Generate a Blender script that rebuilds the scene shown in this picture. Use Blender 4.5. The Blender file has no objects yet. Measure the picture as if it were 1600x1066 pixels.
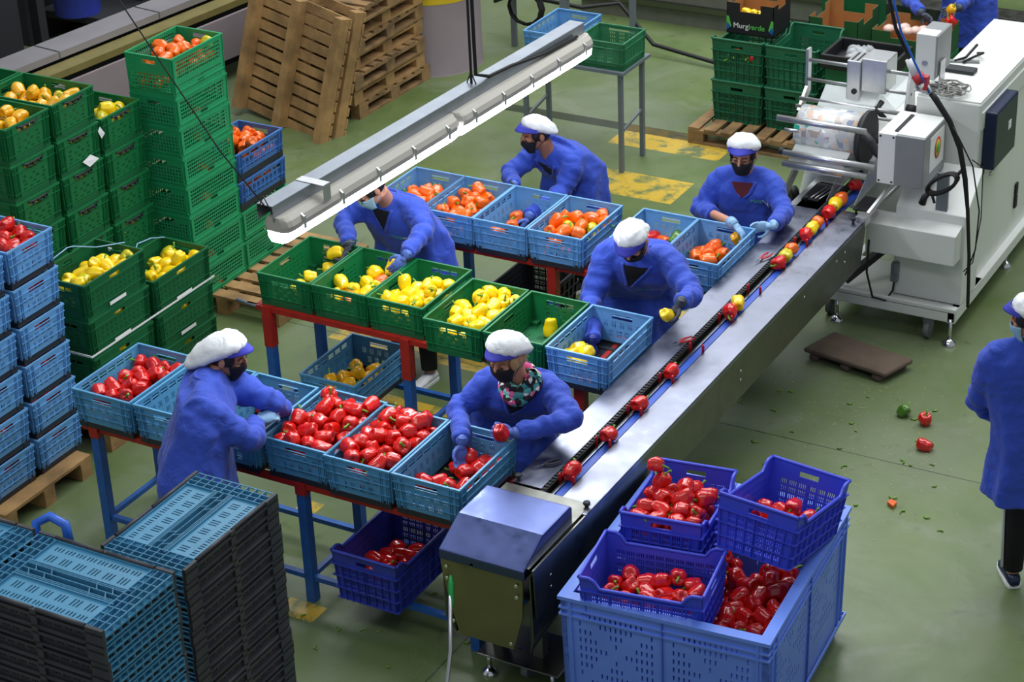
import bpy, bmesh, math, random
from mathutils import Vector, Matrix, Euler, noise
R_ = math.radians
C = bpy.context.scene.collection
random.seed(7)

# ---------------- camera ----------------
CAM_Z = 6.85
FPX = 3286.0
_pi, _ro, _ya = R_(27.681), R_(-2.470), R_(-30.292)
_h = Vector((math.sin(_ya), math.cos(_ya), 0))
CW = _h * math.cos(_pi) + Vector((0, 0, -math.sin(_pi)))
_r0 = Vector((math.cos(_ya), -math.sin(_ya), 0))
_u0 = _r0.cross(CW)
CR = _r0 * math.cos(_ro) + _u0 * math.sin(_ro)
CU = -_r0 * math.sin(_ro) + _u0 * math.cos(_ro)
cam_d = bpy.data.cameras.new('camera')
cam_d.sensor_width = 36
cam_d.lens = FPX / 1600 * 36
cam_d.clip_end = 200
cam = bpy.data.objects.new('camera', cam_d)
C.objects.link(cam)
cam.matrix_world = Matrix(((CR.x, CU.x, -CW.x, 0), (CR.y, CU.y, -CW.y, 0), (CR.z, CU.z, -CW.z, CAM_Z), (0, 0, 0, 1)))
bpy.context.scene.camera = cam
cam_d.dof.use_dof = True
cam_d.dof.focus_distance = 11.6
cam_d.dof.aperture_fstop = 9.0

# ---------------- light and exposure ----------------
sc = bpy.context.scene
sc.view_settings.view_transform = 'Standard'
sc.view_settings.look = 'None'
sc.view_settings.exposure = 0.08
sc.view_settings.gamma = 1.0
wd = bpy.data.worlds.new('hall_air'); sc.world = wd
wd.use_nodes = True
wd.node_tree.nodes['Background'].inputs[0].default_value = (0.86, 0.92, 1.0, 1)
wd.node_tree.nodes['Background'].inputs[1].default_value = 0.34

def area(name, loc, size, power, rot=(0, 0, 0), color=(1, 1, 1)):
    d = bpy.data.lights.new(name, 'AREA')
    d.shape = 'RECTANGLE'; d.size, d.size_y = size
    d.energy = power; d.color = color
    o = bpy.data.objects.new(name, d); C.objects.link(o)
    o.location = loc; o.rotation_euler = rot
    return o
# the roof lights of the hall: rows of skylight panels and lamps high above the floor
area('skylight', (-6.0, 13.0, 9.5), (9.0, 5.0), 700, color=(0.94, 0.98, 1.0))
area('skylight', (-10.5, 21.0, 9.5), (9.0, 6.0), 800, color=(0.94, 0.98, 1.0))
area('skylight', (-0.5, 18.5, 9.5), (5.0, 6.0), 450, color=(0.94, 0.98, 1.0))
area('skylight', (-5.0, 4.0, 9.5), (10.0, 2.0), 190, color=(0.94, 0.98, 1.0))

# ---------------- pixel to place helpers: a ray of the camera met with a level or a depth ----------------
def ray(x, y):
    return (CW * FPX + CR * (x - 800) - CU * (y - 533)).normalized()
def at(x, y, z=0.0):
    d = ray(x, y); t = (z - CAM_Z) / d.z
    return Vector((0, 0, CAM_Z)) + d * t
def aty(x, y, Y):
    d = ray(x, y); t = Y / d.y
    return Vector((0, 0, CAM_Z)) + d * t
def atx(x, y, X):
    d = ray(x, y); t = X / d.x
    return Vector((0, 0, CAM_Z)) + d * t

# ---------------- mesh builder ----------------
class MB:
    def __init__(s):
        s.v = []; s.f = []; s.m = []; s.sm = []
    def add(s, vs, fs, mi=0, smooth=False):
        b = len(s.v); s.v += [tuple(v) for v in vs]
        for f in fs:
            s.f.append([b + i for i in f]); s.m.append(mi); s.sm.append(smooth)
        return s
    def box(s, c, d, mi=0, M=None, taper=0.0):
        x, y, z = [q / 2 for q in d]
        t = 1 - taper
        vs = [Vector(p) for p in ((-x * t, -y * t, -z), (x * t, -y * t, -z), (x * t, y * t, -z), (-x * t, y * t, -z), (-x, -y, z), (x, -y, z), (x, y, z), (-x, y, z))]
        c = Vector(c)
        if M is not None: vs = [M @ v + c for v in vs]
        else: vs = [v + c for v in vs]
        return s.add(vs, [(0, 3, 2, 1), (4, 5, 6, 7), (0, 1, 5, 4), (1, 2, 6, 5), (2, 3, 7, 6), (3, 0, 4, 7)], mi)
    def b2(s, lo, hi, mi=0):
        return s.box([(a + b) / 2 for a, b in zip(lo, hi)], [abs(b - a) for a, b in zip(lo, hi)], mi)
    def bar(s, p0, p1, w, h, mi=0, up=(0, 0, 1)):
        p0, p1 = Vector(p0), Vector(p1); d = p1 - p0; L = d.length; d.normalize()
        u = Vector(up)
        if abs(d.dot(u)) > .98: u = Vector((0, 1, 0))
        sx = d.cross(u).normalized(); uz = sx.cross(d).normalized()
        M = Matrix((sx, d, uz)).transposed()
        return s.box((p0 + p1) / 2, (w, L, h), mi, M)
    def tube(s, path, r, seg=10, mi=0, cap=True, smooth=True, sq=1.0):
        path = [Vector(p) for p in path]
        rs = r if isinstance(r, (list, tuple)) else [r] * len(path)
        vs = []; fs = []
        prev = None
        for i, p in enumerate(path):
            d = (path[min(i + 1, len(path) - 1)] - path[max(i - 1, 0)])
            if d.length < 1e-9: d = Vector((0, 0, 1))
            d.normalize()
            if prev is None:
                a = Vector((0, 0, 1)) if abs(d.z) < .9 else Vector((1, 0, 0))
                n = d.cross(a).normalized()
            else:
                n = (prev - d * prev.dot(d)).normalized()
            prev = n; b = d.cross(n)
            for k in range(seg):
                t = 2 * math.pi * k / seg
                vs.append(p + (n * math.cos(t) + b * math.sin(t) * sq) * rs[i])
        for i in range(len(path) - 1):
            for k in range(seg):
                k2 = (k + 1) % seg
                fs.append((i * seg + k, i * seg + k2, (i + 1) * seg + k2, (i + 1) * seg + k))
        s.add(vs, fs, mi, smooth)
        if cap:
            b0 = len(s.v) - len(vs)
            s.f.append([b0 + k for k in reversed(range(seg))]); s.m.append(mi); s.sm.append(False)
            e = b0 + (len(path) - 1) * seg
            s.f.append([e + k for k in range(seg)]); s.m.append(mi); s.sm.append(False)
        return s
    def cyl(s, p0, p1, r, seg=20, mi=0, r2=None):
        return s.tube([p0, p1], [r, r if r2 is None else r2], seg, mi)
    def ell(s, c, r, seg=16, rings=10, mi=0, M=None):
        c = Vector(c); vs = []; fs = []
        for i in range(rings + 1):
            a = math.pi * i / rings
            for k in range(seg):
                b = 2 * math.pi * k / seg
                v = Vector((r[0] * math.sin(a) * math.cos(b), r[1] * math.sin(a) * math.sin(b), r[2] * math.cos(a)))
                vs.append((M @ v if M is not None else v) + c)
        for i in range(rings):
            for k in range(seg):
                k2 = (k + 1) % seg
                fs.append((i * seg + k, (i + 1) * seg + k, (i + 1) * seg + k2, i * seg + k2))
        return s.add(vs, fs, mi, True)
    def lathe(s, c, prof, seg=20, mi=0, M=None):
        c = Vector(c); vs = []; fs = []
        for (r, z) in prof:
            for k in range(seg):
                b = 2 * math.pi * k / seg
                v = Vector((r * math.cos(b), r * math.sin(b), z))
                vs.append((M @ v if M is not None else v) + c)
        n = len(prof)
        for i in range(n - 1):
            for k in range(seg):
                k2 = (k + 1) % seg
                fs.append((i * seg + k, i * seg + k2, (i + 1) * seg + k2, (i + 1) * seg + k))
        return s.add(vs, fs, mi, True)
    def rings(s, rr, mi=0, cap=True, smooth=True):
        n = len(rr[0]); vs = [p for r in rr for p in r]; fs = []
        for i in range(len(rr) - 1):
            for k in range(n):
                k2 = (k + 1) % n
                fs.append((i * n + k, i * n + k2, (i + 1) * n + k2, (i + 1) * n + k))
        if cap:
            fs.append(tuple(reversed(range(n)))); fs.append(tuple((len(rr) - 1) * n + k for k in range(n)))
        return s.add(vs, fs, mi, smooth)
    def prism(s, pts, ext, mi=0):
        n = len(pts); ext = Vector(ext)
        vs = [Vector(p) for p in pts] + [Vector(p) + ext for p in pts]
        fs = [tuple(range(n)), tuple(reversed(range(n, 2 * n)))] + [(i, i + n, (i + 1) % n + n, (i + 1) % n) for i in range(n)]
        return s.add(vs, fs, mi)
    def panel(s, W, H, T, holes, fmap, mi=0, su=(), sv=()):
        us = sorted(set([0, W] + [round(h[0], 5) for h in holes] + [round(h[1], 5) for h in holes] + list(su)))
        vv = sorted(set([0, H] + [round(h[2], 5) for h in holes] + [round(h[3], 5) for h in holes] + list(sv)))
        nu, nv = len(us) - 1, len(vv) - 1
        fill = [[True] * nv for _ in range(nu)]
        for h in holes:
            for i in range(nu):
                uc = (us[i] + us[i + 1]) / 2
                if not (h[0] < uc < h[1]): continue
                for j in range(nv):
                    vc = (vv[j] + vv[j + 1]) / 2
                    if h[2] < vc < h[3]: fill[i][j] = False
        vd = {}; vs = []; fs = []
        def V(i, j, k):
            q = (i, j, k)
            if q not in vd:
                vd[q] = len(vs); vs.append(fmap(us[i], vv[j], T * k))
            return vd[q]
        F = lambda i, j: 0 <= i < nu and 0 <= j < nv and fill[i][j]
        # merge runs of filled cells in a column where neighbours match
        for i in range(nu):
            for j in range(nv):
                if not fill[i][j]: continue
                fs.append((V(i, j, 0), V(i + 1, j, 0), V(i + 1, j + 1, 0), V(i, j + 1, 0)))
                fs.append((V(i, j, 1), V(i, j + 1, 1), V(i + 1, j + 1, 1), V(i + 1, j, 1)))
                if not F(i - 1, j): fs.append((V(i, j, 0), V(i, j + 1, 0), V(i, j + 1, 1), V(i, j, 1)))
                if not F(i + 1, j): fs.append((V(i + 1, j, 0), V(i + 1, j, 1), V(i + 1, j + 1, 1), V(i + 1, j + 1, 0)))
                if not F(i, j - 1): fs.append((V(i, j, 0), V(i, j, 1), V(i + 1, j, 1), V(i + 1, j, 0)))
                if not F(i, j + 1): fs.append((V(i, j + 1, 0), V(i + 1, j + 1, 0), V(i + 1, j + 1, 1), V(i, j + 1, 1)))
        return s.add(vs, fs, mi)
    def mesh(s, name, mats):
        me = bpy.data.meshes.new(name)
        me.from_pydata(s.v, [], s.f)
        for m in (mats if isinstance(mats, (list, tuple)) else [mats]): me.materials.append(m)
        me.polygons.foreach_set('material_index', s.m)
        me.polygons.foreach_set('use_smooth', s.sm)
        me.update()
        return me
    def build(s, name, mats, parent=None, loc=(0, 0, 0), bevel=0, fix=True):
        me = s.mesh(name, mats)
        if fix:
            bm = bmesh.new(); bm.from_mesh(me)
            bmesh.ops.recalc_face_normals(bm, faces=bm.faces)
            bm.to_mesh(me); bm.free()
        o = bpy.data.objects.new(name, me); C.objects.link(o)
        o.location = loc
        if parent is not None: o.parent = parent
        if bevel:
            b = o.modifiers.new('bevel', 'BEVEL'); b.width = bevel; b.segments = 2; b.limit_method = 'ANGLE'; b.angle_limit = R_(40)
        return o

def tag(o, label=None, cat=None, group=None, kind=None):
    if label: o['label'] = label
    if cat: o['category'] = cat
    if group: o['group'] = group
    if kind: o['kind'] = kind
    return o
def empty(name, loc=(0, 0, 0), rz=0, label=None, cat=None, group=None):
    o = bpy.data.objects.new(name, None); C.objects.link(o)
    o.empty_display_size = .05
    o.location = loc; o.rotation_euler = (0, 0, rz)
    return tag(o, label, cat, group)
KIDS = {}
def kids(o):
    return list(o.children)
def copy_tree(o, parent=None):
    c = o.copy(); C.objects.link(c)
    c.parent = parent
    for ch in kids(o): copy_tree(ch, c)
    return c
def ordn(n):
    if n < 20: return (['', 'first', 'second', 'third', 'fourth', 'fifth', 'sixth', 'seventh', 'eighth', 'ninth', 'tenth', 'eleventh', 'twelfth', 'thirteenth', 'fourteenth', 'fifteenth', 'sixteenth', 'seventeenth', 'eighteenth', 'nineteenth'])[n]
    t, u = divmod(n, 10)
    return ['', '', 'twenty', 'thirty', 'forty'][t] + '-' + ordn(u) if u else ['', '', 'twentieth', 'thirtieth', 'fortieth'][t]
ORD = ['', 'first', 'second', 'third', 'fourth', 'fifth', 'sixth', 'seventh', 'eighth', 'ninth', 'tenth', 'eleventh', 'twelfth', 'thirteenth', 'fourteenth', 'fifteenth', 'sixteenth', 'seventeenth', 'eighteenth']
def level_words(i):      # i counted from the top, 0 = top
    return 'topmost' if i == 0 else ordn(i + 1) + ' from the top'

# ---------------- materials ----------------
def srgb(h):
    c = [int(h[i:i + 2], 16) / 255 for i in (0, 2, 4)]
    return tuple((x / 12.92 if x <= .04045 else ((x + .055) / 1.055) ** 2.4) for x in c) + (1,)
def mat(name, col, rough=.5, metal=0, spec=.5, noise_amt=0.0, noise_scale=8.0, col2=None, bump=0, bump_scale=60, **kw):
    m = bpy.data.materials.new(name); m.use_nodes = True
    nt = m.node_tree; b = nt.nodes['Principled BSDF']
    c = srgb(col)
    b.inputs['Base Color'].default_value = c
    b.inputs['Roughness'].default_value = rough
    b.inputs['Metallic'].default_value = metal
    b.inputs['Specular IOR Level'].default_value = spec
    for k, v in kw.items(): b.inputs[k.replace('_', ' ')].default_value = v
    tc = None
    if noise_amt or bump:
        tc = nt.nodes.new('ShaderNodeTexCoord')
    if noise_amt:
        n = nt.nodes.new('ShaderNodeTexNoise'); n.inputs['Scale'].default_value = noise_scale; n.inputs['Detail'].default_value = 6
        nt.links.new(tc.outputs['Object'], n.inputs['Vector'])
        mp = nt.nodes.new('ShaderNodeMapRange'); mp.inputs[1].default_value = .35; mp.inputs[2].default_value = .7
        nt.links.new(n.outputs['Fac'], mp.inputs[0])
        mx = nt.nodes.new('ShaderNodeMix'); mx.data_type = 'RGBA'
        mx.inputs['A'].default_value = c
        mx.inputs['B'].default_value = srgb(col2) if col2 else tuple(x * .5 for x in c[:3]) + (1,)
        ml = nt.nodes.new('ShaderNodeMath'); ml.operation = 'MULTIPLY'; ml.inputs[1].default_value = noise_amt
        nt.links.new(mp.outputs[0], ml.inputs[0]); nt.links.new(ml.outputs[0], mx.inputs['Factor'])
        nt.links.new(mx.outputs['Result'], b.inputs['Base Color'])
    if bump:
        n2 = nt.nodes.new('ShaderNodeTexNoise'); n2.inputs['Scale'].default_value = bump_scale; n2.inputs['Detail'].default_value = 4
        nt.links.new(tc.outputs['Object'], n2.inputs['Vector'])
        bp = nt.nodes.new('ShaderNodeBump'); bp.inputs['Strength'].default_value = bump; bp.inputs['Distance'].default_value = .01
        nt.links.new(n2.outputs['Fac'], bp.inputs['Height']); nt.links.new(bp.outputs[0], b.inputs['Normal'])
    return m
def emis(name, col, st):
    m = bpy.data.materials.new(name); m.use_nodes = True
    nt = m.node_tree; b = nt.nodes['Principled BSDF']
    b.inputs['Base Color'].default_value = srgb(col)
    b.inputs['Emission Color'].default_value = srgb(col); b.inputs['Emission Strength'].default_value = st
    return m
M = {}
M['blue'] = mat('blue_plastic', '6aa6dc', .42, noise_amt=.35, noise_scale=9, col2='47789f')
M['teal'] = mat('teal_blue_plastic', '5a9fcb', .42, noise_amt=.35, noise_scale=9, col2='36708f')
M['fblue'] = mat('folded_blue_plastic', '4d93b8', .34, noise_amt=.3, noise_scale=9, col2='3d7590')
M['black'] = mat('black_plastic', '23252c', .45, noise_amt=.3, noise_scale=14, col2='35363c')
M['black2'] = mat('dusty_black_plastic', '2e323d', .5, noise_amt=.6, noise_scale=9, col2='4c4742')
M['green'] = mat('green_plastic', '14743f', .42, noise_amt=.3, noise_scale=9, col2='0e5a30')
M['green2'] = mat('dark_green_plastic', '146238', .45, noise_amt=.3, noise_scale=9, col2='0d4b28')
M['green3'] = mat('bright_green_plastic', '239b62', .45, noise_amt=.3, noise_scale=9, col2='177a4b')
M['green4'] = mat('field_green_plastic', '1d6b49', .5, noise_amt=.35, noise_scale=7, col2='12492f')
M['royal'] = mat('royal_blue_plastic', '3f4fd6', .38, noise_amt=.35, noise_scale=6, col2='3340ac')
M['royal2'] = mat('dark_royal_plastic', '3544b2', .45, noise_amt=.5, noise_scale=12, col2='2a3578')
M['bin'] = mat('bin_plastic', '6f94f6', .4, noise_amt=.5, noise_scale=3.5, col2='5a7ed2', bump=.06, bump_scale=30)
M['wood'] = mat('pallet_wood', 'b58d5a', .8, noise_amt=.75, noise_scale=5, col2='6a5132', bump=.3, bump_scale=60)
M['wood2'] = mat('old_pallet_wood', '9c7a4f', .85, noise_amt=.8, noise_scale=6, col2='4e3f2c', bump=.3, bump_scale=60)
M['steel'] = mat('brushed_steel', '9397a8', .36, 1.0, noise_amt=.5, noise_scale=3, col2='74757c', bump=.03, bump_scale=20)
M['steelside'] = mat('steel_side_panel', '75766f', .36, 1.0, noise_amt=.35, noise_scale=2.5, col2='6e6f69')
M['hood'] = mat('blue_steel_hood', '55608e', .30, 1.0, noise_amt=.3, noise_scale=5, col2='4c567e')
M['chrome'] = mat('chrome', 'd8d8da', .12, 1.0)
M['alu'] = mat('aluminium', 'c9cacb', .35, .9, noise_amt=.2, noise_scale=20)
M['machine'] = mat('machine_enamel', 'dfe1dc', .35, noise_amt=.12, noise_scale=4, col2='b9b9ad')
M['mgrey'] = mat('grey_enamel', '8d8f91', .4, noise_amt=.15)
M['navy'] = mat('navy_plastic', '15213f', .35)
M['tblue'] = mat('blue_painted_steel', '245fae', .4, noise_amt=.4, noise_scale=14, col2='173f78')
M['tred'] = mat('red_painted_steel', 'b02218', .42, noise_amt=.4, noise_scale=14, col2='6f1712')
M['tgrey'] = mat('grey_painted_steel', '6d757b', .5)
M['white'] = mat('white_plastic', 'e8e8e6', .5)
M['belt'] = mat('blue_belt', '2a52b4', .45)
M['rubber'] = mat('black_rubber', '111214', .6)
M['redp'] = mat('red_peg', 'c01818', .4)
M['coat'] = None
M['skin'] = mat('skin', 'c98f74', .5, **{'Subsurface_Weight': .08})
M['skin2'] = mat('tanned_skin', 'ac7558', .5)
M['hair'] = mat('dark_hair', '1d1614', .6)
M['blond'] = mat('blond_hair', 'c4a06a', .6, noise_amt=.6, noise_scale=60, col2='8f6d40')
M['capw'] = mat('white_cap_fabric', 'eceef0', .8, bump=.35, bump_scale=30)
M['visor'] = mat('violet_blue_visor', '3b3fb2', .7)
M['maskb'] = mat('black_mask_fabric', '14151a', .8)
M['maskw'] = mat('pale_blue_mask_fabric', '9cc6d8', .8)
M['gloveb'] = mat('blue_nitrile_glove', '5470c0', .5, bump=.2)
M['glovel'] = mat('light_blue_glove', '8fb8dc', .5, bump=.2)
M['gloved'] = mat('dark_blue_glove', '1d2f86', .55, bump=.2)
M['gloveg'] = mat('grey_palm_glove', '3f4657', .6, bump=.2)
M['blackf'] = mat('black_fabric', '101116', .85)
M['maroon'] = mat('maroon_fabric', '561722', .85)
M['card'] = mat('brown_cardboard', 'a9733f', .85, noise_amt=.3)
M['cardg'] = mat('green_cardboard', '1f5528', .7)
M['cardb'] = mat('black_cardboard', '16181a', .6)
M['stem'] = mat('pepper_stem', '6f9a2e', .5)
M['conc'] = mat('painted_concrete', '8d8084', .8, noise_amt=.4, noise_scale=3, col2='776a70')
M['yellow'] = mat('yellow_paint', 'd2b21c', .6, noise_amt=.3)
M['glass'] = mat('lens_glass', 'ffffff', .1, **{'Transmission_Weight': .8})
M['dark'] = mat('dark_metal', '26282a', .6)
M['logoG'] = mat('logo_green', '56b84a', .6)
M['paper'] = mat('white_paper', 'e9e9e6', .7)

for k_ in ('steel', 'hood', 'steelside'):
    nt = M[k_].node_tree; bs = nt.nodes['Principled BSDF']
    n_ = nt.nodes.new('ShaderNodeTexNoise'); n_.inputs['Scale'].default_value = 7; n_.inputs['Detail'].default_value = 7; n_.inputs['Roughness'].default_value = .7
    tc_ = nt.nodes.new('ShaderNodeTexCoord'); nt.links.new(tc_.outputs['Object'], n_.inputs['Vector'])
    mr_ = nt.nodes.new('ShaderNodeMapRange'); mr_.inputs[1].default_value = .3; mr_.inputs[2].default_value = .7
    mr_.inputs[3].default_value = .24; mr_.inputs[4].default_value = .46
    nt.links.new(n_.outputs['Fac'], mr_.inputs[0]); nt.links.new(mr_.outputs[0], bs.inputs['Roughness'])
def pepper_mat(name, col, col2):
    m = mat(name, col, .16, noise_amt=.55, noise_scale=9, col2=col2, spec=.6, **{'Coat_Weight': .35})
    m.node_tree.nodes['Principled BSDF'].inputs['Coat Roughness'].default_value = .06
    # each fruit reads the pattern at another place and a slightly different tint
    nt = m.node_tree; oi = nt.nodes.new('ShaderNodeObjectInfo')
    for n in nt.nodes:
        if n.type == 'TEX_NOISE':
            n.noise_dimensions = '4D'
            ml = nt.nodes.new('ShaderNodeMath'); ml.operation = 'MULTIPLY'; ml.inputs[1].default_value = 40
            nt.links.new(oi.outputs['Random'], ml.inputs[0]); nt.links.new(ml.outputs[0], n.inputs['W'])
    return m
PM = {'r': pepper_mat('red_pepper_skin', 'd91c12', 'b3100e'), 'y': pepper_mat('yellow_pepper_skin', 'fad60a', 'f0bd06'),
      'o': pepper_mat('orange_pepper_skin', 'f7700f', 'e64f0a'), 'g': pepper_mat('green_pepper_skin', '4f7d1e', '2d5a16'),
      'a': pepper_mat('amber_pepper_skin', 'f4b616', 'e89c0c'), 'l': pepper_mat('lime_yellow_pepper_skin', 'd8c41a', '94a91c')}

def coat_mat():
    m = mat('royal_blue_cotton', '2b4bba', .8, noise_amt=.25, noise_scale=4, col2='233ea0')
    nt = m.node_tree; b = nt.nodes['Principled BSDF']
    tc = nt.nodes.new('ShaderNodeTexCoord')
    n = nt.nodes.new('ShaderNodeTexNoise'); n.inputs['Scale'].default_value = 9; n.inputs['Detail'].default_value = 2; n.inputs['Distortion'].default_value = 1.2
    nt.links.new(tc.outputs['Object'], n.inputs['Vector'])
    w = nt.nodes.new('ShaderNodeTexNoise'); w.noise_type = 'RIDGED_MULTIFRACTAL'; w.inputs['Scale'].default_value = 6; w.inputs['Detail'].default_value = 2.5
    nt.links.new(tc.outputs['Object'], w.inputs['Vector'])
    bp = nt.nodes.new('ShaderNodeBump'); bp.inputs['Strength'].default_value = .5; bp.inputs['Distance'].default_value = .03
    bp2 = nt.nodes.new('ShaderNodeBump'); bp2.inputs['Strength'].default_value = .35; bp2.inputs['Distance'].default_value = .02
    nt.links.new(n.outputs['Fac'], bp.inputs['Height']); nt.links.new(w.outputs['Fac'], bp2.inputs['Height'])
    nt.links.new(bp.outputs[0], bp2.inputs['Normal']); nt.links.new(bp2.outputs[0], b.inputs['Normal'])
    b.inputs['Sheen Weight'].default_value = .15
    return m
M['coat'] = coat_mat()
# ---------------- floor ----------------
def floor_mat():
    m = bpy.data.materials.new('green_floor_paint'); m.use_nodes = True
    nt = m.node_tree; N = nt.nodes; L = nt.links; b = N['Principled BSDF']
    tc = N.new('ShaderNodeTexCoord')
    def noise_(scale, det=8, dist=0, rough=.6):
        n = N.new('ShaderNodeTexNoise'); n.inputs['Scale'].default_value = scale; n.inputs['Detail'].default_value = det
        n.inputs['Distortion'].default_value = dist; n.inputs['Roughness'].default_value = rough
        L.new(tc.outputs['Object'], n.inputs['Vector']); return n.outputs['Fac']
    def ramp(f, lo, hi):
        r = N.new('ShaderNodeMapRange'); r.inputs[1].default_value = lo; r.inputs[2].default_value = hi
        L.new(f, r.inputs[0]); return r.outputs[0]
    def mix(a, bb, f, fac=1.0):
        x = N.new('ShaderNodeMix'); x.data_type = 'RGBA'
        for s_, v in (('A', a), ('B', bb)):
            if isinstance(v, tuple): x.inputs[s_].default_value = v
            else: L.new(v, x.inputs[s_])
        if fac != 1.0:
            mm = N.new('ShaderNodeMath'); mm.operation = 'MULTIPLY'; mm.inputs[1].default_value = fac; L.new(f, mm.inputs[0]); f = mm.outputs[0]
        L.new(f, x.inputs['Factor']); return x.outputs['Result']
    c = mix(srgb('69794a'), srgb('596b3c'), ramp(noise_(1.3), .35, .65))
    # worn, paler zone towards the back and left
    sx = N.new('ShaderNodeSeparateXYZ'); L.new(tc.outputs['Object'], sx.inputs[0])
    c = mix(c, srgb('78806c'), ramp(noise_(.55, 5, .4), .45, .66), .7)
    c = mix(c, srgb('8a8d80'), ramp(noise_(1.7, 8, .7), .56, .75), .45)
    c = mix(c, srgb('3c4a30'), ramp(noise_(4.5, 8, .4), .62, .72), .55)
    c = mix(c, srgb('4b4a3c'), ramp(noise_(2.2, 8, 2.2), .64, .75), .6)
    c = mix(c, srgb('2f3326'), ramp(noise_(14, 6, .2), .70, .76), .6)
    # yellow lane paint: rectangles given in floor coordinates, worn by noise
    wear = ramp(noise_(5, 8, .3, .7), .40, .52)
    def rect(x0, x1, y0, y1):
        res = None
        for (out, lo, hi) in (('X', x0, x1), ('Y', y0, y1)):
            for op, v in (('GREATER_THAN', lo), ('LESS_THAN', hi)):
                q = N.new('ShaderNodeMath'); q.operation = op; L.new(sx.outputs[out], q.inputs[0]); q.inputs[1].default_value = v
                if res is None: res = q.outputs[0]
                else:
                    mm = N.new('ShaderNodeMath'); mm.operation = 'MULTIPLY'; L.new(res, mm.inputs[0]); L.new(q.outputs[0], mm.inputs[1]); res = mm.outputs[0]
        return res
    for r in YEL:
        f = rect(*r)
        mm = N.new('ShaderNodeMath'); mm.operation = 'MULTIPLY'; L.new(f, mm.inputs[0]); L.new(wear, mm.inputs[1])
        c = mix(c, srgb('d0ab35'), mm.outputs[0], .9)
    # saw-cut joints
    for r in JOINTS:
        c = mix(c, srgb('1f2218'), rect(*r), .8)
    L.new(c, b.inputs['Base Color'])
    rr = N.new('ShaderNodeMapRange'); rr.inputs[1].default_value = .3; rr.inputs[2].default_value = .7; rr.inputs[3].default_value = .22; rr.inputs[4].default_value = .5
    L.new(noise_(1.1, 6, 1), rr.inputs[0]); L.new(rr.outputs[0], b.inputs['Roughness'])
    b.inputs['Specular IOR Level'].default_value = .5
    bp = N.new('ShaderNodeBump'); bp.inputs['Strength'].default_value = .08; bp.inputs['Distance'].default_value = .02
    L.new(noise_(9, 6), bp.inputs['Height']); L.new(bp.outputs[0], b.inputs['Normal'])
    return m
YEL = [(-7.62, -6.6, 14.8, 15.24), (-7.57, -6.58, 13.85, 14.3), (-7.8, -6.4, 10.77, 10.93), (-6.98, -6.2, 10.15, 10.25), (-6.72, -6.58, 8.75, 8.9), (-6.2, -5.95, 7.82, 7.98), (-6.0, -5.4, 11.8, 12.2)]
JOINTS = [(-5.094, -5.086, 3, 20), (-9.5, 3, 10.85, 10.858), (-9, -5.4, 15.1, 15.25)]
f_ = MB(); f_.b2((-26, -2, -.1), (12, 36, 0))
fl = f_.build('floor', floor_mat()); tag(fl, kind='structure')

# concrete column with a yellow band
col_c = Vector((-10.02, 15.95, 0))
cb = MB(); cb.lathe(col_c, [(.46, 0), (.45, .02), (.45, .69)], 40)
cb.lathe(col_c, [(.452, .69), (.452, 1.15)], 40, 1)
cb.lathe(col_c, [(.45, 1.15), (.45, 3.2), (0, 3.2)], 40)
co = cb.build('trim_1', [M['conc'], M['yellow']]); tag(co, kind='structure')

# low kerb wall with a steel rail along the back of the lane
kb = MB()
kb.b2((-9.4, 17.75, 0), (4, 17.95, .42)); kb.b2((-9.4, 17.72, .42), (4, 18.0, .50), 1); kb.b2((-9.4, 17.70, .17), (4, 17.75, .22), 1)
tag(kb.build('trim_2', [mat('kerb_paint', '6d6f63', .6, noise_amt=.4), M['steelside']]), kind='structure')
# far wall of the next bay
bk = MB(); bk.b2((-26, 30, 0), (12, 30.2, 9)); tag(bk.build('wall_back', mat('far_wall_paint', '4a4c4c', .8)), kind='structure')
bk = MB(); bk.b2((-26.2, -2, 0), (-26, 30.2, 9)); tag(bk.build('wall_left', mat('left_wall_paint', '4a4c4c', .8)), kind='structure')
# ---------------- crates ----------------
# Every wall is a plate with real openings; w = short side (x), l = long side (y), h = height.
def slots(u0, u1, n, v0, v1, g=3, sw=.0052, sp=.0115):
    """n groups of g upright slits spread between u0 and u1"""
    out = []
    for i in range(n):
        c = u0 + (u1 - u0) * (i + .5) / n
        for k in range(g):
            a = c + (k - (g - 1) / 2) * sp
            out.append((a - sw / 2, a + sw / 2, v0, v1))
    return out
def wall(mb, side, w, l, h, z0, T, holes, taper, top=None, mi=0, su=()):
    """side: 0 -y, 1 +x, 2 +y, 3 -x"""
    W = w if side in (0, 2) else l
    H = h - z0
    def fm(u, v, t):
        vv = v
        if top is not None: vv = v * (top(u / W) if v > H * .6 else 1) if v >= H - 1e-6 else v
        k = taper * (1 - v / H)
        hw, hl = w / 2 - k, l / 2 - k
        a = u / W * 2 - 1
        if side == 0: return (a * hw, -hl + t, z0 + vv)
        if side == 2: return (-a * hw, hl - t, z0 + vv)
        if side == 1: return (hw - t, a * hl, z0 + vv)
        return (-hw + t, -a * hl, z0 + vv)
    mb.panel(W, H, T, holes, fm, mi, su=su)
def ring(mb, w, l, z, hgt, out, inn, mi=0):
    """flat frame around the crate; out/inn measured from the outer faces"""
    a, b = w / 2 + out, l / 2 + out
    t = out + inn
    mb.b2((-a, -b, z), (a, -b + t, z + hgt), mi); mb.b2((-a, b - t, z), (a, b, z + hgt), mi)
    mb.b2((-a, -b + t, z), (-a + t, b - t, z + hgt), mi); mb.b2((a - t, -b + t, z), (a, b - t, z + hgt), mi)
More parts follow.
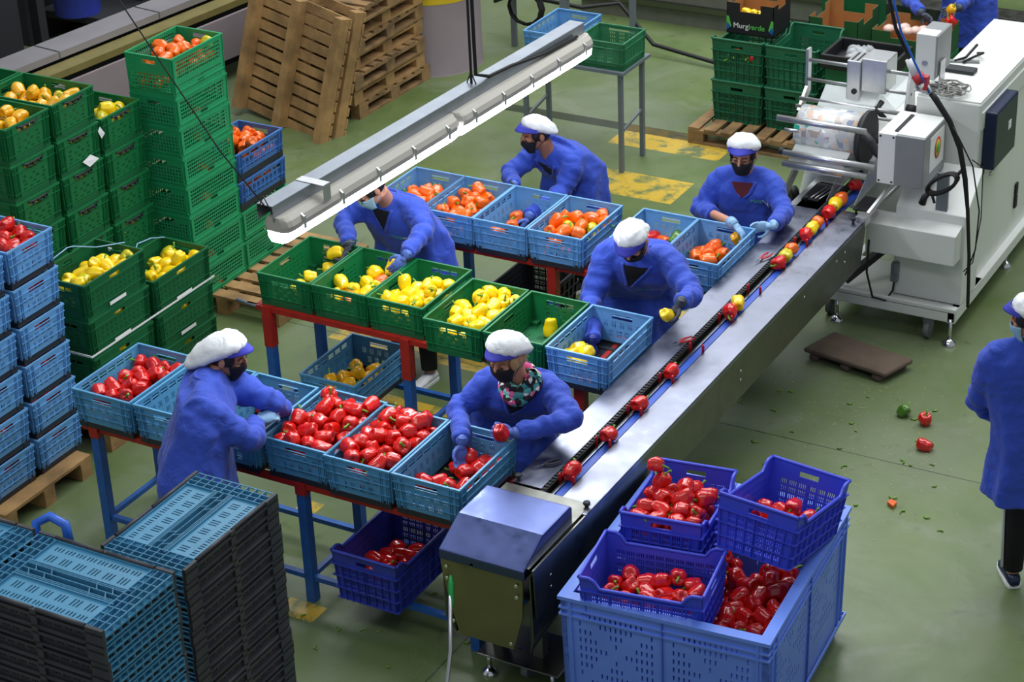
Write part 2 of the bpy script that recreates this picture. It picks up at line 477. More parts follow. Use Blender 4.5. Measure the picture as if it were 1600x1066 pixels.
def vribs(mb, side, w, l, z0, z1, taper, h, pos, d=.007, t=.003, mi=0):
    W = w if side in (0, 2) else l
    for u in pos:
        for sgn in (-1, 1):
            a = sgn * (W / 2 - u)
            k0 = taper * (1 - z0 / h); k1 = taper * (1 - z1 / h)
            if side in (0, 2):
                s_ = -1 if side == 0 else 1
                p0 = (a * (1 - 2 * k0 / W), s_ * (l / 2 - k0 + d / 2), z0); p1 = (a * (1 - 2 * k1 / W), s_ * (l / 2 - k1 + d / 2), z1)
                mb.bar(p0, p1, t, d, mi, up=(0, 1, 0))
            else:
                s_ = -1 if side == 3 else 1
                p0 = (s_ * (w / 2 - k0 + d / 2), a * (1 - 2 * k0 / W), z0); p1 = (s_ * (w / 2 - k1 + d / 2), a * (1 - 2 * k1 / W), z1)
                mb.bar(p0, p1, t, d, mi, up=(1, 0, 0))
def ringk(mb, w, l, h, z, hgt, taper, out, mi=0):
    k = taper * (1 - z / h)
    ring(mb, w - 2 * k, l - 2 * k, z, hgt, out, .002, mi)

def base_plate(w, l, z0, z1, k, mi=0):
    mb = MB()
    a, b = w / 2 - k, l / 2 - k
    holes = []
    for i in range(5):
        for j in range(4):
            cy = -b + (2 * b) * (i + .5) / 5; cx = -a + 2 * a * (j + .5) / 4
            for q in (-1, 0, 1):
                holes.append((cx + a + q * .014 - .002, cx + a + q * .014 + .002, cy + b - .025, cy + b + .025))
    mb.panel(2 * a, 2 * b, .006, holes, lambda u, v, t: (u - a, v - b, z0 + .012 + t), mi)
    ring(mb, 2 * a, 2 * b, z0, z1 - z0, .004, .004, mi)
    for sx in (-1, 1):
        for sy in (-1, 1):
            mb.b2((sx * (a + .006), sy * (b + .006), z0), (sx * (a - .05), sy * (b - .05), z1 + .012), mi)
    return mb

def proto_split(name, m, mb_, w, l, h, endf, sidef, taper, z0=.03, T=.004, lip=.012, ribs=(), vr=(.012, .024, .05, .062)):
    root = empty(name)
    for nm, sd, hol in (('end_wall', 0, endf), ('side_wall', 1, sidef), ('end_wall', 2, endf), ('side_wall', 3, sidef)):
        b = MB(); wall(b, sd, w, l, h - .004, z0, T, hol(w if sd in (0, 2) else l, h - z0 - .004), taper)
        # lip and ribs of this wall
        W = w if sd in (0, 2) else l
        o = .005
        def bx(z, zh, outw, inw, extra=0):
            k = taper * (1 - z / h)
            if sd in (0, 2):
                s_ = -1 if sd == 0 else 1
                y0 = s_ * (l / 2 - k + outw); y1 = s_ * (l / 2 - k - inw)
                b.b2((-(w / 2 - k + extra), min(y0, y1), z), ((w / 2 - k + extra), max(y0, y1), z + zh))
            else:
                s_ = -1 if sd == 3 else 1
                x0 = s_ * (w / 2 - k + outw); x1 = s_ * (w / 2 - k - inw)
                b.b2((min(x0, x1), -(l / 2 - k - .012), z), (max(x0, x1), (l / 2 - k - .012), z + zh))
        bx(h - lip, lip, .004, .009, .004)
        for rz in ribs: bx(rz, .004, .008, 0)
        vribs(b, sd, w, l, z0, h - .01, taper, h, vr)
        b.build(nm, m, root)
    base_plate(w, l, 0, z0, taper + .004).build('base', mb_, root)
    return root

# blue crate with a dark base
def euro_end(W, H):
    c = W / 2
    hol = [(c - .07, c + .07, H - .062, H - .030)]
    hol += slots(.06, W - .06, 5, H - .115, H - .078, 3)
    hol += slots(.07, W - .15, 2, .03, .075, 1, .008)
    hol += slots(.14, W - .10, 3, .03, .075, 3)
    return hol
def euro_side(W, H):
    hol = []
    for i in range(6):
        u = .07 + (W - .14) * i / 6
        hol.append((u + .008, u + (W - .14) / 6 - .010, H - .055, H - .025))
    hol += slots(.06, W - .06, 8, H - .125, H - .085, 3)
    hol += slots(.06, W - .06, 8, .03, .065, 3)
    return hol
P_BLUE = proto_split('blue_crate', M['blue'], M['black'], .405, .60, .25, euro_end, euro_side, .014, z0=.035, ribs=(.085, .15, .2))
P_TEAL = proto_split('blue_crate', M['teal'], M['black'], .42, .62, .25, euro_end, euro_side, .014, z0=.035, ribs=(.085, .15, .2))
# green crate with a dark lock bar
def gr_end(W, H):
    c = W / 2
    hol = [(c - .095, c - .045, H - .060, H - .034), (c - .035, c + .035, H - .066, H - .034), (c + .045, c + .095, H - .060, H - .034)]
    for r in range(4):
        hol += slots(.075, W - .075, 4 - (r % 2), .03 + r * .028, .03 + r * .028 + .017, 3, .005, .010)
    return hol
def gr_side(W, H):
    c = W / 2
    hol = [(c - .06, c + .06, H - .060, H - .032)]
    for r in range(4):
        hol += slots(.10, W - .10, 9, .03 + r * .028, .03 + r * .028 + .013, 3, .005, .011)
    return hol
def add_lock(root, w, l, h):
    for s_ in (-1, 1):
        b = MB()
        y = s_ * (l / 2 + .003)
        b.tube([(-.10, y, h - .022), (-.05, y, h - .03), (.05, y, h - .03), (.10, y, h - .022)], .006, 6)
        for x in (-.055, .0, .055): b.cyl((x, y - s_ * .008, h - .042), (x, y + s_ * .008, h - .042), .009, 10)
        b.build('lock_bar', M['black'], root)
P_GREEN = proto_split('green_crate', M['green'], M['green2'], .40, .60, .225, gr_end, gr_side, .012, z0=.03, ribs=(.06, .175), vr=(.01, .02, .03, .05, .06))
P_GSTK = proto_split('green_crate', M['green'], M['green2'], .42, .60, .26, gr_end, gr_side, .012, z0=.03, ribs=(.06, .205), vr=(.01, .02, .03, .05, .06))
add_lock(P_GSTK, .42, .60, .26)
def gl_side(W, H):
    c = W / 2
    hol = [(c - .05, c + .05, H - .062, H - .030)]
    for r in range(4): hol += slots(.05, W - .05, 11, .03 + r * .034, .03 + r * .034 + .02, 2, .004, .012)
    return hol
def add_plate(root, w, l, h):
    for s_ in (1,):
        b = MB(); x = s_ * (w / 2 + .0085)
        b.b2((x - .001, -.09, .035), (x + .001, .07, .058))
        b.build('label_strip', M['paper'], root)
P_GLONG = proto_split('green_crate', M['green2'], M['green2'], .40, .60, .26, gr_end, gl_side, .010, z0=.03, ribs=(.07, .20), vr=(.01, .02, .03, .045))
add_plate(P_GLONG, .40, .60, .26)
def mesh_end(W, H):
    c = W / 2
    hol = [(c - .055, c + .055, H - .055, H - .028)]
    for r in range(5): hol += slots(.03, W - .03, 13, .02 + r * .026, .02 + r * .026 + .016, 1, .017)
    return [q for q in hol]
def mesh_side(W, H):
    c = W / 2
    hol = [(c - .03, c + .05, .012, .036)]
    for r in range(5):
        hol += slots(.04, W - .04, 22, H - .03 - r * .027 - .018, H - .03 - r * .027, 1, .0165)
    hol = [q for q in hol if q[2] > .042 or q is hol[0]]
    return hol
P_LG = proto_split('green_crate', M['green3'], M['green3'], .40, .585, .222, mesh_end, mesh_side, .004, z0=.02, ribs=(.03,), vr=(.008,))
P_LGT = proto_split('green_crate', M['green3'], M['green3'], .40, .585, .295, mesh_end, lambda W, H: mesh_side(W, H) + slots(.04, W - .04, 24, .06, .072, 1, .012), .004, z0=.02, ribs=(.045,), vr=(.008,))
def bl_side(W, H):
    hol = [(.05 + i * (W - .1) / 4 + .01, .05 + (i + 1) * (W - .1) / 4 - .01, H - .05, H - .026) for i in range(4)]
    hol += slots(.05, W - .05, 9, H - .10, H - .065, 2, .012, .018) + slots(.05, W - .05, 9, .03, .06, 2, .012, .018)
    return hol
P_BLK = proto_split('blue_crate', mat('mid_blue_plastic', '3f74b8', .45, noise_amt=.3), M['black'], .40, .585, .22, euro_end, bl_side, .010, z0=.05, ribs=(.1,))

# deep field crate, one moulding with saddle-shaped rim
def field_crate(name, m, w, l, h, sad_long=.06, sad_short=0.0, taper=.022, fine=True):
    mb = MB()
    def top(depth):
        def f(a):
            e = min(a, 1 - a)
            s_ = min(1, max(0, (e - .10) / .07)); s_ = s_ * s_ * (3 - 2 * s_)
            return 1 - depth / h * s_
        return f
    for sd in range(4):
        W = w if sd in (0, 2) else l
        hol = []
        if fine:
            rows = [(h * .10 + r * h * .125, h * .10 + r * h * .125 + h * .085) for r in range(5 if sd in (1, 3) else 5)]
            for (a, b) in rows:
                n = 6 if sd in (0, 2) else 10
                hol += slots(.05, W - .05, n, a, b, 4, .0055, .0115)
        c = W / 2
        if sd in (0, 2): hol = [q for q in hol if not (c - .07 < (q[0] + q[1]) / 2 < c + .07 and q[3] > h * .74)] + [(c - .055, c + .055, h * .80, h * .80 + .028)]
        dp = sad_short if sd in (0, 2) else sad_long
        tf = top(dp)
        su = [W * q for q in (.10, .115, .135, .155, .17, .83, .845, .865, .885, .90)] if dp else ()
        wall(mb, sd, w, l, h, 0, .005, hol, taper, tf if dp else None, su=su)
        # rim bead that follows the saddle
        pts = []
        for i in range(25):
            a = i / 24
            zz = h * tf(a) if dp else h
            q = a * 2 - 1
            pts.append({0: (q * w / 2, -l / 2, zz), 2: (-q * w / 2, l / 2, zz), 1: (w / 2, q * l / 2, zz), 3: (-w / 2, -q * l / 2, zz)}[sd])
        mb.tube(pts, .010, 6, smooth=True)
        vribs(mb, sd, w, l, .0, h * .72, taper, h, [W * q for q in (.03, .13, .24, .36, .48)], d=.012, t=.004)
    for zz in (.02, .25, .5, .75): ringk(mb, w, l, h, h * zz * .98, .005, taper, .013)
    a, b = w / 2 - taper, l / 2 - taper
    hol = [(a - .13 + i * .022, a - .13 + i * .022 + .01, .06 + j * .06, .06 + j * .06 + .045) for i in range(12) for j in range(int((l - .14) / .06))]
    mb.panel(2 * a, 2 * b, .006, hol, lambda u, v, t: (u - a, v - b, .004 + t))
    return mb.build(name, m)

P_FIELD = field_crate('field_crate', M['royal'], .44, .64, .30, .055)
P_FIELD2 = field_crate('field_crate', M['royal2'], .42, .63, .32, .045)
P_FIELDK = field_crate('field_crate', M['black'], .42, .63, .30, .05)
P_FIELDG = field_crate('field_crate', M['green4'], .45, .62, .37, .07)

PROTOS = [P_BLUE, P_TEAL, P_GREEN, P_GSTK, P_GLONG, P_LG, P_LGT, P_BLK, P_FIELD, P_FIELD2, P_FIELDK, P_FIELDG]
USED = set()
def place(p, loc, rz, label, group=None, cat='crate', tilt=None):
    """the first use moves the model itself, later uses copy it with its parts"""
    if id(p) in USED: o = copy_tree(p)
    else: o = p; USED.add(id(p))
    o.location = loc
    o.rotation_euler = (tilt[0], tilt[1], rz) if tilt else (0, 0, rz)
    for k in ('label', 'category', 'group'):
        if k in o: del o[k]
    return tag(o, label, cat, group)

# ---- crates on the packing tables ----
ZR, ZG, ZO = .79, .875, .79
ROWP = ['leftmost', 'second from the left', 'third from the left', 'fourth from the left', 'fifth from the left', 'rightmost, beside the conveyor']
RED_X = [-7.415, -6.965, -6.53, -6.075, -5.66, -5.225]
RED = []
for i, x in enumerate(RED_X):
    RED.append(place(P_TEAL, (x, 8.28 + (0 if i not in (3,) else .02), ZR), 0, 'blue crate on the red-pepper table, ' + ROWP[i], 'blue crates on the red-pepper table'))
GRN_X = [(-7.26, 9.90), (-6.845, 9.90), (-6.43, 9.90), (-5.965, 9.80), (-5.545, 9.80)]
for i, (x, y) in enumerate(GRN_X):
    place(P_GREEN, (x, y, ZG), 0, 'green crate on the middle table, ' + (['leftmost', 'second from the left', 'third from the left', 'fourth from the left', 'holding a single yellow pepper'][i]), 'green crates on the yellow-pepper table')
place(P_BLUE, (-5.115, 9.79, ZG - .025), 0, 'blue crate at the right end of the row of green crates, by the conveyor')
ORG_X = [-7.30, -6.90, -6.49, -6.07, -5.515, -5.11]
ONM = ['leftmost, behind the masked worker', 'second from the left', 'third from the left, nearly empty', 'fourth from the left, heaped with orange peppers', 'behind the stooping worker', 'rightmost, beside the conveyor']
for i, x in enumerate(ORG_X):
    place(P_BLUE, (x, 11.30 if i < 4 else 11.32, ZO), 0, 'blue crate on the back table, ' + ONM[i], 'blue crates on the orange-pepper tables')

# ---- crates below the tables ----
place(P_FIELD2, (-5.60, 8.19, .178), 0, 'deep dark blue field crate on the lower rails of the red-pepper table')
place(P_TEAL, (-6.99, 9.91, .178), 0, 'blue crate with yellow peppers below the green crates')
place(P_FIELDK, (-6.50, 11.42, .178), 0, 'black field crate hanging below the orange-pepper table')

# ---- stacks on the left ----
def stack(proto, x, y, z0, hs, rz, wordf, group, protos=None):
    z = z0; n = len(hs); out = []
    for i, h in enumerate(hs):
        p = protos[i] if protos else proto
        out.append(place(p, (x, y, z), rz, wordf(n - 1 - i), group))
        z += h
    return out
H90 = math.pi / 2
PT = .145
for nm, yy in (('right-hand', 8.43), ('left-hand', 7.985)):
    stack(P_BLUE, -8.52, yy, PT, [.256] * 6, H90, lambda k, nm=nm: 'blue crate, %s column of the left-edge stack, %s' % (nm, level_words(k)), 'stacked blue crates at the left edge')
for nm, yy, n in (('left-hand', 9.395, 7), ('middle', 9.85, 7), ('right-hand', 10.30, 6)):
    stack(P_GSTK, -9.32, yy, PT, [.26] * n, H90, lambda k, nm=nm: 'green crate, %s column of the far-left stack, %s' % (nm, level_words(k)), 'stacked green crates with yellow peppers')
    if nm != 'right-hand':
        stack(P_GSTK, -9.95, yy, PT + .26 * 5, [.26] * (n - 5), H90, lambda k, nm=nm: 'green crate in the back row behind the %s far-left column, %s' % (nm, level_words(k)), 'stacked green crates in the back row')
for nm, yy, n in (('left-hand', 9.13, 4), ('right-hand', 9.78, 3)):
    stack(P_GLONG, -8.42, yy, PT, [.26] * n, 0, lambda k, nm=nm: 'dark green crate, %s column of the strapped pair, %s' % (nm, level_words(k)), 'strapped dark green crates')
stack(None, -8.98, 10.895, PT, [.222] * 7 + [.295], 0, lambda k: 'bright green mesh crate in the tall single stack, ' + level_words(k), 'tall stack of bright green crates', [P_LG] * 7 + [P_LGT])
stack(P_LG, -8.98, 11.49, PT, [.235] * 2, 0, lambda k: ('upper' if k == 0 else 'lower') + ' bright green crate under the two blue ones by the tall stack', 'bright green crates under the blue ones')
stack(P_BLK, -8.98, 11.49, PT + .47, [.225] * 2, 0, lambda k: ['upper blue crate with orange peppers beside the tall green stack', 'lower blue crate beside the tall green stack, under another'][k], 'blue crates beside the tall green stack')
# far crates behind the wrapping machine
place(P_FIELDG, (-6.66, 15.62, .13), 0, 'lower dark green field crate below the black carton of yellow peppers', 'field crates behind the machine')
place(P_FIELDG, (-6.66, 15.62, .50), 0, 'upper dark green field crate carrying the black carton', 'field crates behind the machine')
place(P_FIELDG, (-6.18, 15.62, .13), 0, 'lower dark green field crate behind the film roll', 'field crates behind the machine')
place(P_FIELDG, (-6.18, 15.62, .50), 0, 'upper dark green field crate behind the film roll, open and dark inside', 'field crates behind the machine')
place(P_FIELDG, (-5.64, 15.75, .13), 0, 'dark green field crate under the black lined box', 'field crates behind the machine')
# on the big bin
place(P_FIELD, (-3.87, 7.93, .64), H90 + R_(9), 'royal blue field crate sunk in the near-left corner of the big bin')
place(P_FIELD, (-4.00, 8.50, .70), R_(8), 'royal blue field crate heaped with red peppers at the back left of the big bin', tilt=(R_(-4), 0))
place(P_FIELD, (-3.44, 8.50, .87), R_(-3), 'royal blue field crate standing tilted on the right rim of the big bin', tilt=(R_(-11), R_(3)))

# ---- white strap and blue strings round the strapped pair ----
xs = -8.42 + .2 + .016
st = MB()
for (ya, yb, z) in ((8.80, 10.09, .70), (9.2, 10.09, .20)):
    st.b2((xs, ya, z), (xs + .0015, yb, z + .014)); st.b2((-8.64, 8.80 - .006, z), (xs + .0015, 8.80, z + .014)) if ya < 9 else None
tag(st.build('strap', M['paper']), 'white plastic straps round the dark green crates', 'strap')
for nm, pts in (('left', [(-8.60, 8.86, 1.18), (-8.55, 8.95, 1.26), (-8.56, 9.10, 1.27), (-8.60, 9.2, 1.23), (-8.5, 9.3, 1.2), (-8.36, 9.42, 1.21)]), ('right', [(-8.32, 9.46, .96), (-8.42, 9.55, 1.02), (-8.52, 9.72, 1.04), (-8.55, 9.9, 1.0), (-8.56, 10.05, .94)])):
    t_ = MB(); t_.tube(pts, .004, 6)
    tag(t_.build('string', mat('blue_string_' + nm, '8cb6dc', .6)), 'loose pale blue string over the %s strapped green crate' % nm, 'string')
# paper tags stuck on the stacks
for i, (Y, Z, w_, h_, lab) in enumerate(((9.92, 1.49, .07, .05, 'folded white paper tag on the middle stack of green crates'), (10.06, 1.64, .02, .055, 'white paper strip at the top of the middle green stack'), (9.97, .83, .03, .06, 'small white sticker low on the middle green stack'))):
    t_ = MB(); t_.prism([(-9.013, Y - w_, Z), (-9.0, Y - w_ * .3, Z - h_), (-8.99, Y + w_, Z - h_ * .4), (-9.012, Y + w_ * .2, Z + h_ * .5)], (.0015, 0, 0))
    tag(t_.build('paper_tag', M['paper']), lab, 'paper')
# ---------------- pallets ----------------
def pallet(name, L=1.2, W=.8, m=None, runners=3, boards=7, seed=0, skid=False, gap_r=0):
    """W along x, L along y; boards run along x, runners along y"""
    rnd = random.Random(seed)
    root = empty(name)
    m = m or M['wood']
    mb = MB(); 
    bw = .082 if boards > 8 else L / boards * .72
    for i in range(boards):
        y = -L / 2 + bw / 2 + (L - bw) * i / (boards - 1)
        mb.box((rnd.uniform(-.004, .004), y, .134), (W, bw * rnd.uniform(.92, 1.03), .02))
    mb.build('top_boards', m, root)
    for r in range(runners):
        x = -W / 2 + .05 + (W - .1) * r / (runners - 1)
        b = MB()
        if skid: b.box((x, 0, .07), (.09, L, .10))
        else:
            for y in (-L / 2 + .07, 0, L / 2 - .07): b.box((x, y, .062), (.095, .14, .08))
            b.box((x, 0, .113), (.10, L, .022)); b.box((x, 0, .011), (.10, L, .022))
        b.build('runner', m, root)
    return root
EP = pallet('wooden_pallet', 1.2, .8)
def pal(x, y, z, rz, label, proto=EP, group=None):
    return place(proto, (x, y, z), rz, label, group, 'pallet')
pal(-8.72, 8.16, 0, H90, 'wooden pallet under the blue crate stack at the left edge')
pal(-9.45, 9.85, 0, 0, 'wooden pallet under the green yellow-pepper stacks')
pal(-8.58, 9.43, 0, 0, 'wooden pallet under the strapped dark green crates')
P2 = pallet('wooden_pallet', 1.2, 1.0, boards=8, seed=3)
pal(-8.70, 11.35, 0, 0, 'pale wooden pallet sticking out beneath the bright green stacks', P2)
# pile of seven used pallets
PP = [pallet('wooden_pallet', 1.15, 1.1, M['wood2'], boards=8, seed=11), pallet('wooden_pallet', 1.15, 1.1, M['wood'], boards=9, seed=12)]
z = 0
for i in range(7):
    r = random.Random(i + 40)
    pal(-10.38 + r.uniform(-.05, .05), 14.93 + r.uniform(-.05, .05), z, r.uniform(-.03, .03) + (math.pi if i % 3 == 0 else 0), 'used wooden pallet in the pile by the column, ' + level_words(6 - i), PP[i % 2], 'pile of used pallets')
    z += .147
# two pallets leaning against the pile
LP = pallet('wooden_pallet', 1.14, 1.16, M['wood'], boards=11, seed=5, skid=True)
from mathutils import Quaternion
for i, (pos, lab) in enumerate((((-10.34, 13.98, .585), 'skid-side pallet leaning in front of the pallet pile'), ((-10.30, 14.15, .585), 'pallet leaning behind the front leaning pallet'))):
    o = place(LP, pos, 0, lab, None, 'pallet')
    # boards face away from the camera, skids towards it
    q = Quaternion((0, 0, 1), R_(-12.6)) @ Quaternion((1, 0, 0), R_(-104)) @ Quaternion((0, 0, 1), R_(6 - i))
    o.rotation_euler = q.to_euler()
# ---------------- packing tables: red and blue painted frames ----------------
def table(label, x0, x1, y0, y1, zt, legx, redh=.0, z_low=.18, name='packing_table', lowr=True):
    root = empty(name, (0, 0, 0), 0, label, 'table')
    f = MB()
    for y in (y0, y1): f.bar((x0, y, zt - .02), (x1, y, zt - .02), .035, .035)
    for x in [x0] + list(legx) + [x1]: f.bar((x, y0, zt - .02), (x, y1, zt - .02), .03, .03)
    for x in legx: f.bar((x, y0 + .02, zt - .03), (x + .0, (y0 + y1) / 2, zt - .15), .02, .02)
    f.bar((x0 + .02, (y0 + y1) / 2, zt - .155), (x1 - .02, (y0 + y1) / 2, zt - .155), .025, .025)
    f.build('frame', M['tred'], root)
    for x in legx:
        for y in (y0, y1):
            b = MB(); b.b2((x - .028, y - .028, 0), (x + .028, y + .028, zt - redh - .04)); lg = b.build('leg', M['tblue'], root)
            c = MB(); c.b2((x - .032, y - .032, zt - redh - .045), (x + .032, y + .032, zt)); c.build('leg_socket', M['tred'], lg)
    if lowr:
        r = MB()
        for y in (y0, y1): r.bar((min(legx), y, z_low), (max(legx), y, z_low), .035, .03)
        for x in legx: r.bar((x, y0, z_low + .0), (x, y1, z_low), .03, .03)
        r.build('lower_rail', M['tblue'], root)
    # shelf rails on which the crates sit
    s_ = MB()
    for y in (y0 + .14, y1 - .14): s_.bar((x0, y, zt - .008), (x1, y, zt - .008), .03, .016)
    s_.build('crate_rail', M['dark'], root)
    return root
table('red and blue steel table under the row of red-pepper crates', -7.62, -4.96, 8.02, 8.54, ZR, [-7.53, -6.07, -4.985], .03, .16)
table('red and blue steel table under the green crates', -7.48, -4.97, 9.60, 10.14, ZG, [-7.40, -6.36, -5.15], .24, .16)
table('red and blue steel table under the left orange-pepper crates', -7.52, -5.86, 11.06, 11.56, ZO, [-7.08, -6.12], .20, .16)
table('short red and blue steel table beside the conveyor, behind the stooping worker', -5.76, -4.96, 11.10, 11.56, ZO, [-5.70, -5.05], .12, .16)
# hanger rails that carry the crates below the tables
def shelf(label, x0, x1, y0, y1, z):
    b = MB()
    for y in (y0, y1): b.bar((x0, y, z), (x1, y, z), .03, .03)
    for x in (x0, x1):
        b.bar((x, y0, z), (x, y1, z), .03, .03)
        for y in (y0, y1): b.bar((x, y, 0), (x, y, z), .03, .03)
    o = b.build('crate_stand', M['tblue']); tag(o, label, 'stand')
tag(MB().b2((-7.56, 9.60, ZG - .03), (-7.44, 9.60, ZG + .0)).tube([(-7.66, 9.62, ZG - .02), (-7.48, 9.60, ZG - .02)], .012, 8).build('bar_stub', M['tgrey']), 'short steel bar sticking out of the left end of the green-crate table', 'bar')

# ---------------- grey far table with two crates ----------------
ft = empty('steel_table', (0, 0, 0), 0, 'tall grey steel table in the background carrying two crates', 'table')
b = MB(); b.b2((-8.15, 14.22, .86), (-7.17, 14.72, .885)); b.build('tabletop', M['tgrey'], ft)
for x in (-8.10, -7.22):
    for y in (14.27, 14.66):
        b = MB(); b.b2((x - .018, y - .018, 0), (x + .018, y + .018, .86)); b.build('leg', M['tgrey'], ft)
b = MB()
for x in (-8.10, -7.22): b.bar((x, 14.27, .35), (x, 14.66, .42), .02, .02)
b.build('brace', M['tgrey'], ft)
P_FAR = proto_split('green_crate', mat('faded_green_plastic', '2c7a50', .4, noise_amt=.4, noise_scale=12, col2='5f8c74'), M['green2'], .42, .40, .235, lambda W, H: [(.09, W - .09, H - .05, H - .03)] + [q for r in range(4) for q in slots(.08, W - .08, 3, .03 + r * .032, .03 + r * .032 + .018, 3, .010, .018)], lambda W, H: slots(.06, W - .06, 5, .04, .12, 3), .008, z0=.03, ribs=(.06, .18), vr=(.012, .03))
PROTOS.append(P_FAR)
place(P_FAR, (-7.39, 14.45, .885), 0, 'faded green crate at the right end of the grey far table')
place(P_BLUE, (-7.86, 14.50, .885), 0, 'pale blue crate on the grey far table behind the hanging lamp')
# post and box with a cable coil behind
b = empty('switch_box', (0, 0, 0), 0, 'grey switch box on a floor stand near the column', 'box')
k = MB(); k.box((-9.40, 16.6, .72), (.42, .2, .30)); k.build('housing', M['tgrey'], b, bevel=.01)
k = MB(); k.b2((-9.0, 16.55, 0), (-8.93, 16.62, 1.6)); k.b2((-8.45, 16.9, 0), (-8.40, 16.95, 1.3)); k.b2((-9.55, 16.58, 0), (-9.5, 16.62, .6)); k.b2((-9.6, 16.58, .60), (-8.4, 16.62, .63)); k.build('stand', M['tgrey'], b)
k = MB()
for i in range(3):
    k.tube([(-9.32 + (.17 + .008 * i) * math.cos(t / 12 * math.tau), 16.45 + .02 * i, .45 + (.16 + .008 * i) * math.sin(t / 12 * math.tau)) for t in range(25)], .014, 6, cap=False)
tag(k.build('cable_coil', M['rubber']), 'black cable coil hanging under the grey switch box', 'cable')
k = MB()
k.tube([(-9.9, 16.9, .3), (-9.6, 16.8, .45), (-9.2, 16.6, .5), (-8.9, 16.8, .4), (-8.6, 17.0, .42), (-8.2, 16.9, .10), (-7.2, 16.75, .03), (-6.0, 16.45, .02)], .02, 6)
tag(k.build('floor_cable', M['rubber']), 'black cable running over the floor in front of the kerb', 'cable')

# ---------------- hanging lamp beam ----------------
lamp = empty('hanging_lamp', (0, 0, 0), 0, 'long steel beam with two lit tube lamps hung over the tables', 'lamp')
A = Vector((-6.07, 7.93, 2.50)); B = Vector((-5.905, 11.08, 2.50))
d = (B - A).normalized(); sx_ = Vector((d.y, -d.x, 0))
b = MB()
b.bar(A, B, .10, .004); b.bar(A + Vector((0, 0, -.042)) + sx_ * .05, B + Vector((0, 0, -.042)) + sx_ * .05, .004, .085)
b.bar(A + Vector((0, 0, -.042)) - sx_ * .05, B + Vector((0, 0, -.042)) - sx_ * .05, .004, .085)
b.build('beam', mat('galvanised_beam', '9aa0aa', .4, .7, noise_amt=.3), lamp)
M['tube'] = emis('lit_diffuser', 'f4f7ff', 20.0)
def fixture(a, e, side):
    off = sx_ * side
    f = MB()
    p0, p1 = a + off + Vector((0, 0, -.115)), e + off + Vector((0, 0, -.115))
    def sect(p, sc, dz=0):
        return [p + sx_ * x * sc + Vector((0, 0, z + dz)) for x, z in ((-.082, -.03), (-.088, 0), (-.075, .028), (-.05, .050), (.05, .050), (.075, .028), (.088, 0), (.082, -.03))]
    f.rings([sect(p0 - d * .02, .55), sect(p0, .9), sect(p0 + d * .03, 1), sect(p1 - d * .03, 1), sect(p1, .9), sect(p1 + d * .02, .55)], smooth=False)
    h = f.build('lamp_housing', mat('beige_lamp_housing', 'b9b4aa', .5), lamp)
    g = MB()
    def sect2(p, sc): return [p + sx_ * x * sc + Vector((0, 0, z)) for x, z in ((-.080, -.031), (-.076, -.070), (-.05, -.095), (.05, -.095), (.076, -.070), (.080, -.031))]
    g.rings([sect2(p0 - d * .01, .7), sect2(p0 + d * .02, 1), sect2(p1 - d * .02, 1), sect2(p1 + d * .01, .7)], smooth=False)
    g.build('diffuser', M['tube'], h)
    L = (p1 - p0).length
    for i in range(5):
        for sg in (1, -1):
            q = p0 + d * (L * (i + .35) / 4.7) + sx_ * .090 * sg
            c = MB(); c.bar(q + Vector((0, 0, .02)), q + Vector((0, 0, -.045)), .022, .008, up=sx_); c.bar(q + Vector((0, 0, .02)), q + Vector((0, 0, .034)) - sx_ * .02 * sg, .012, .006, up=sx_)
            c.build('clip', M['alu'], h)
fixture(A + d * .03, A + d * 1.62, .045); fixture(A + d * 1.67, A + d * 3.14, .045)
k = MB()
q = A + d * .36
k.bar(q + Vector((0, 0, .004)) - sx_ * .05, q + Vector((0, 0, .004)) + sx_ * .13, .06, .004); k.bar(q + sx_ * .13 + Vector((0, 0, .004)), q + sx_ * .13 - Vector((0, 0, .09)), .004, .06, up=d)
k.build('bracket', M['alu'], lamp)
k = MB()
k.tube([A + Vector((0, 0, .0)), A + Vector((-.15, -.12, .32)), Vector((-6.07 - 1.05, 7.93 - .9, 5.3))], .004, 6)
P1 = A + d * 1.95
k.tube([P1 + Vector((0, 0, 0)), P1 + Vector((0.0, 0, 3.4))], .008, 6)
for s_ in (-1, 1): k.tube([P1 + sx_ * .05 * s_ - Vector((0, 0, .04)), P1 + Vector((0, 0, .07))], .004, 6)
k.tube([A + sx_ * .05 + Vector((0, 0, -.04)), A + Vector((0, 0, .05)), A - sx_ * .05 + Vector((0, 0, -.04))], .004, 6)
k.build('hanging_wire', M['dark'], lamp)
k = MB()
k.tube([P1 + Vector((.02, 0, 3.4)), P1 + Vector((.03, 0, .3)), P1 + Vector((.02, .02, .05)), P1 + Vector((.05, .12, .01)), P1 + sx_ * .05 + d * .35 + Vector((0, 0, .0)), P1 + sx_ * .06 + d * .7 + Vector((0, 0, -.04)), B - d * .12 + sx_ * .07 + Vector((0, 0, -.05))], .011, 8)
k.build('power_cable', M['rubber'], lamp)

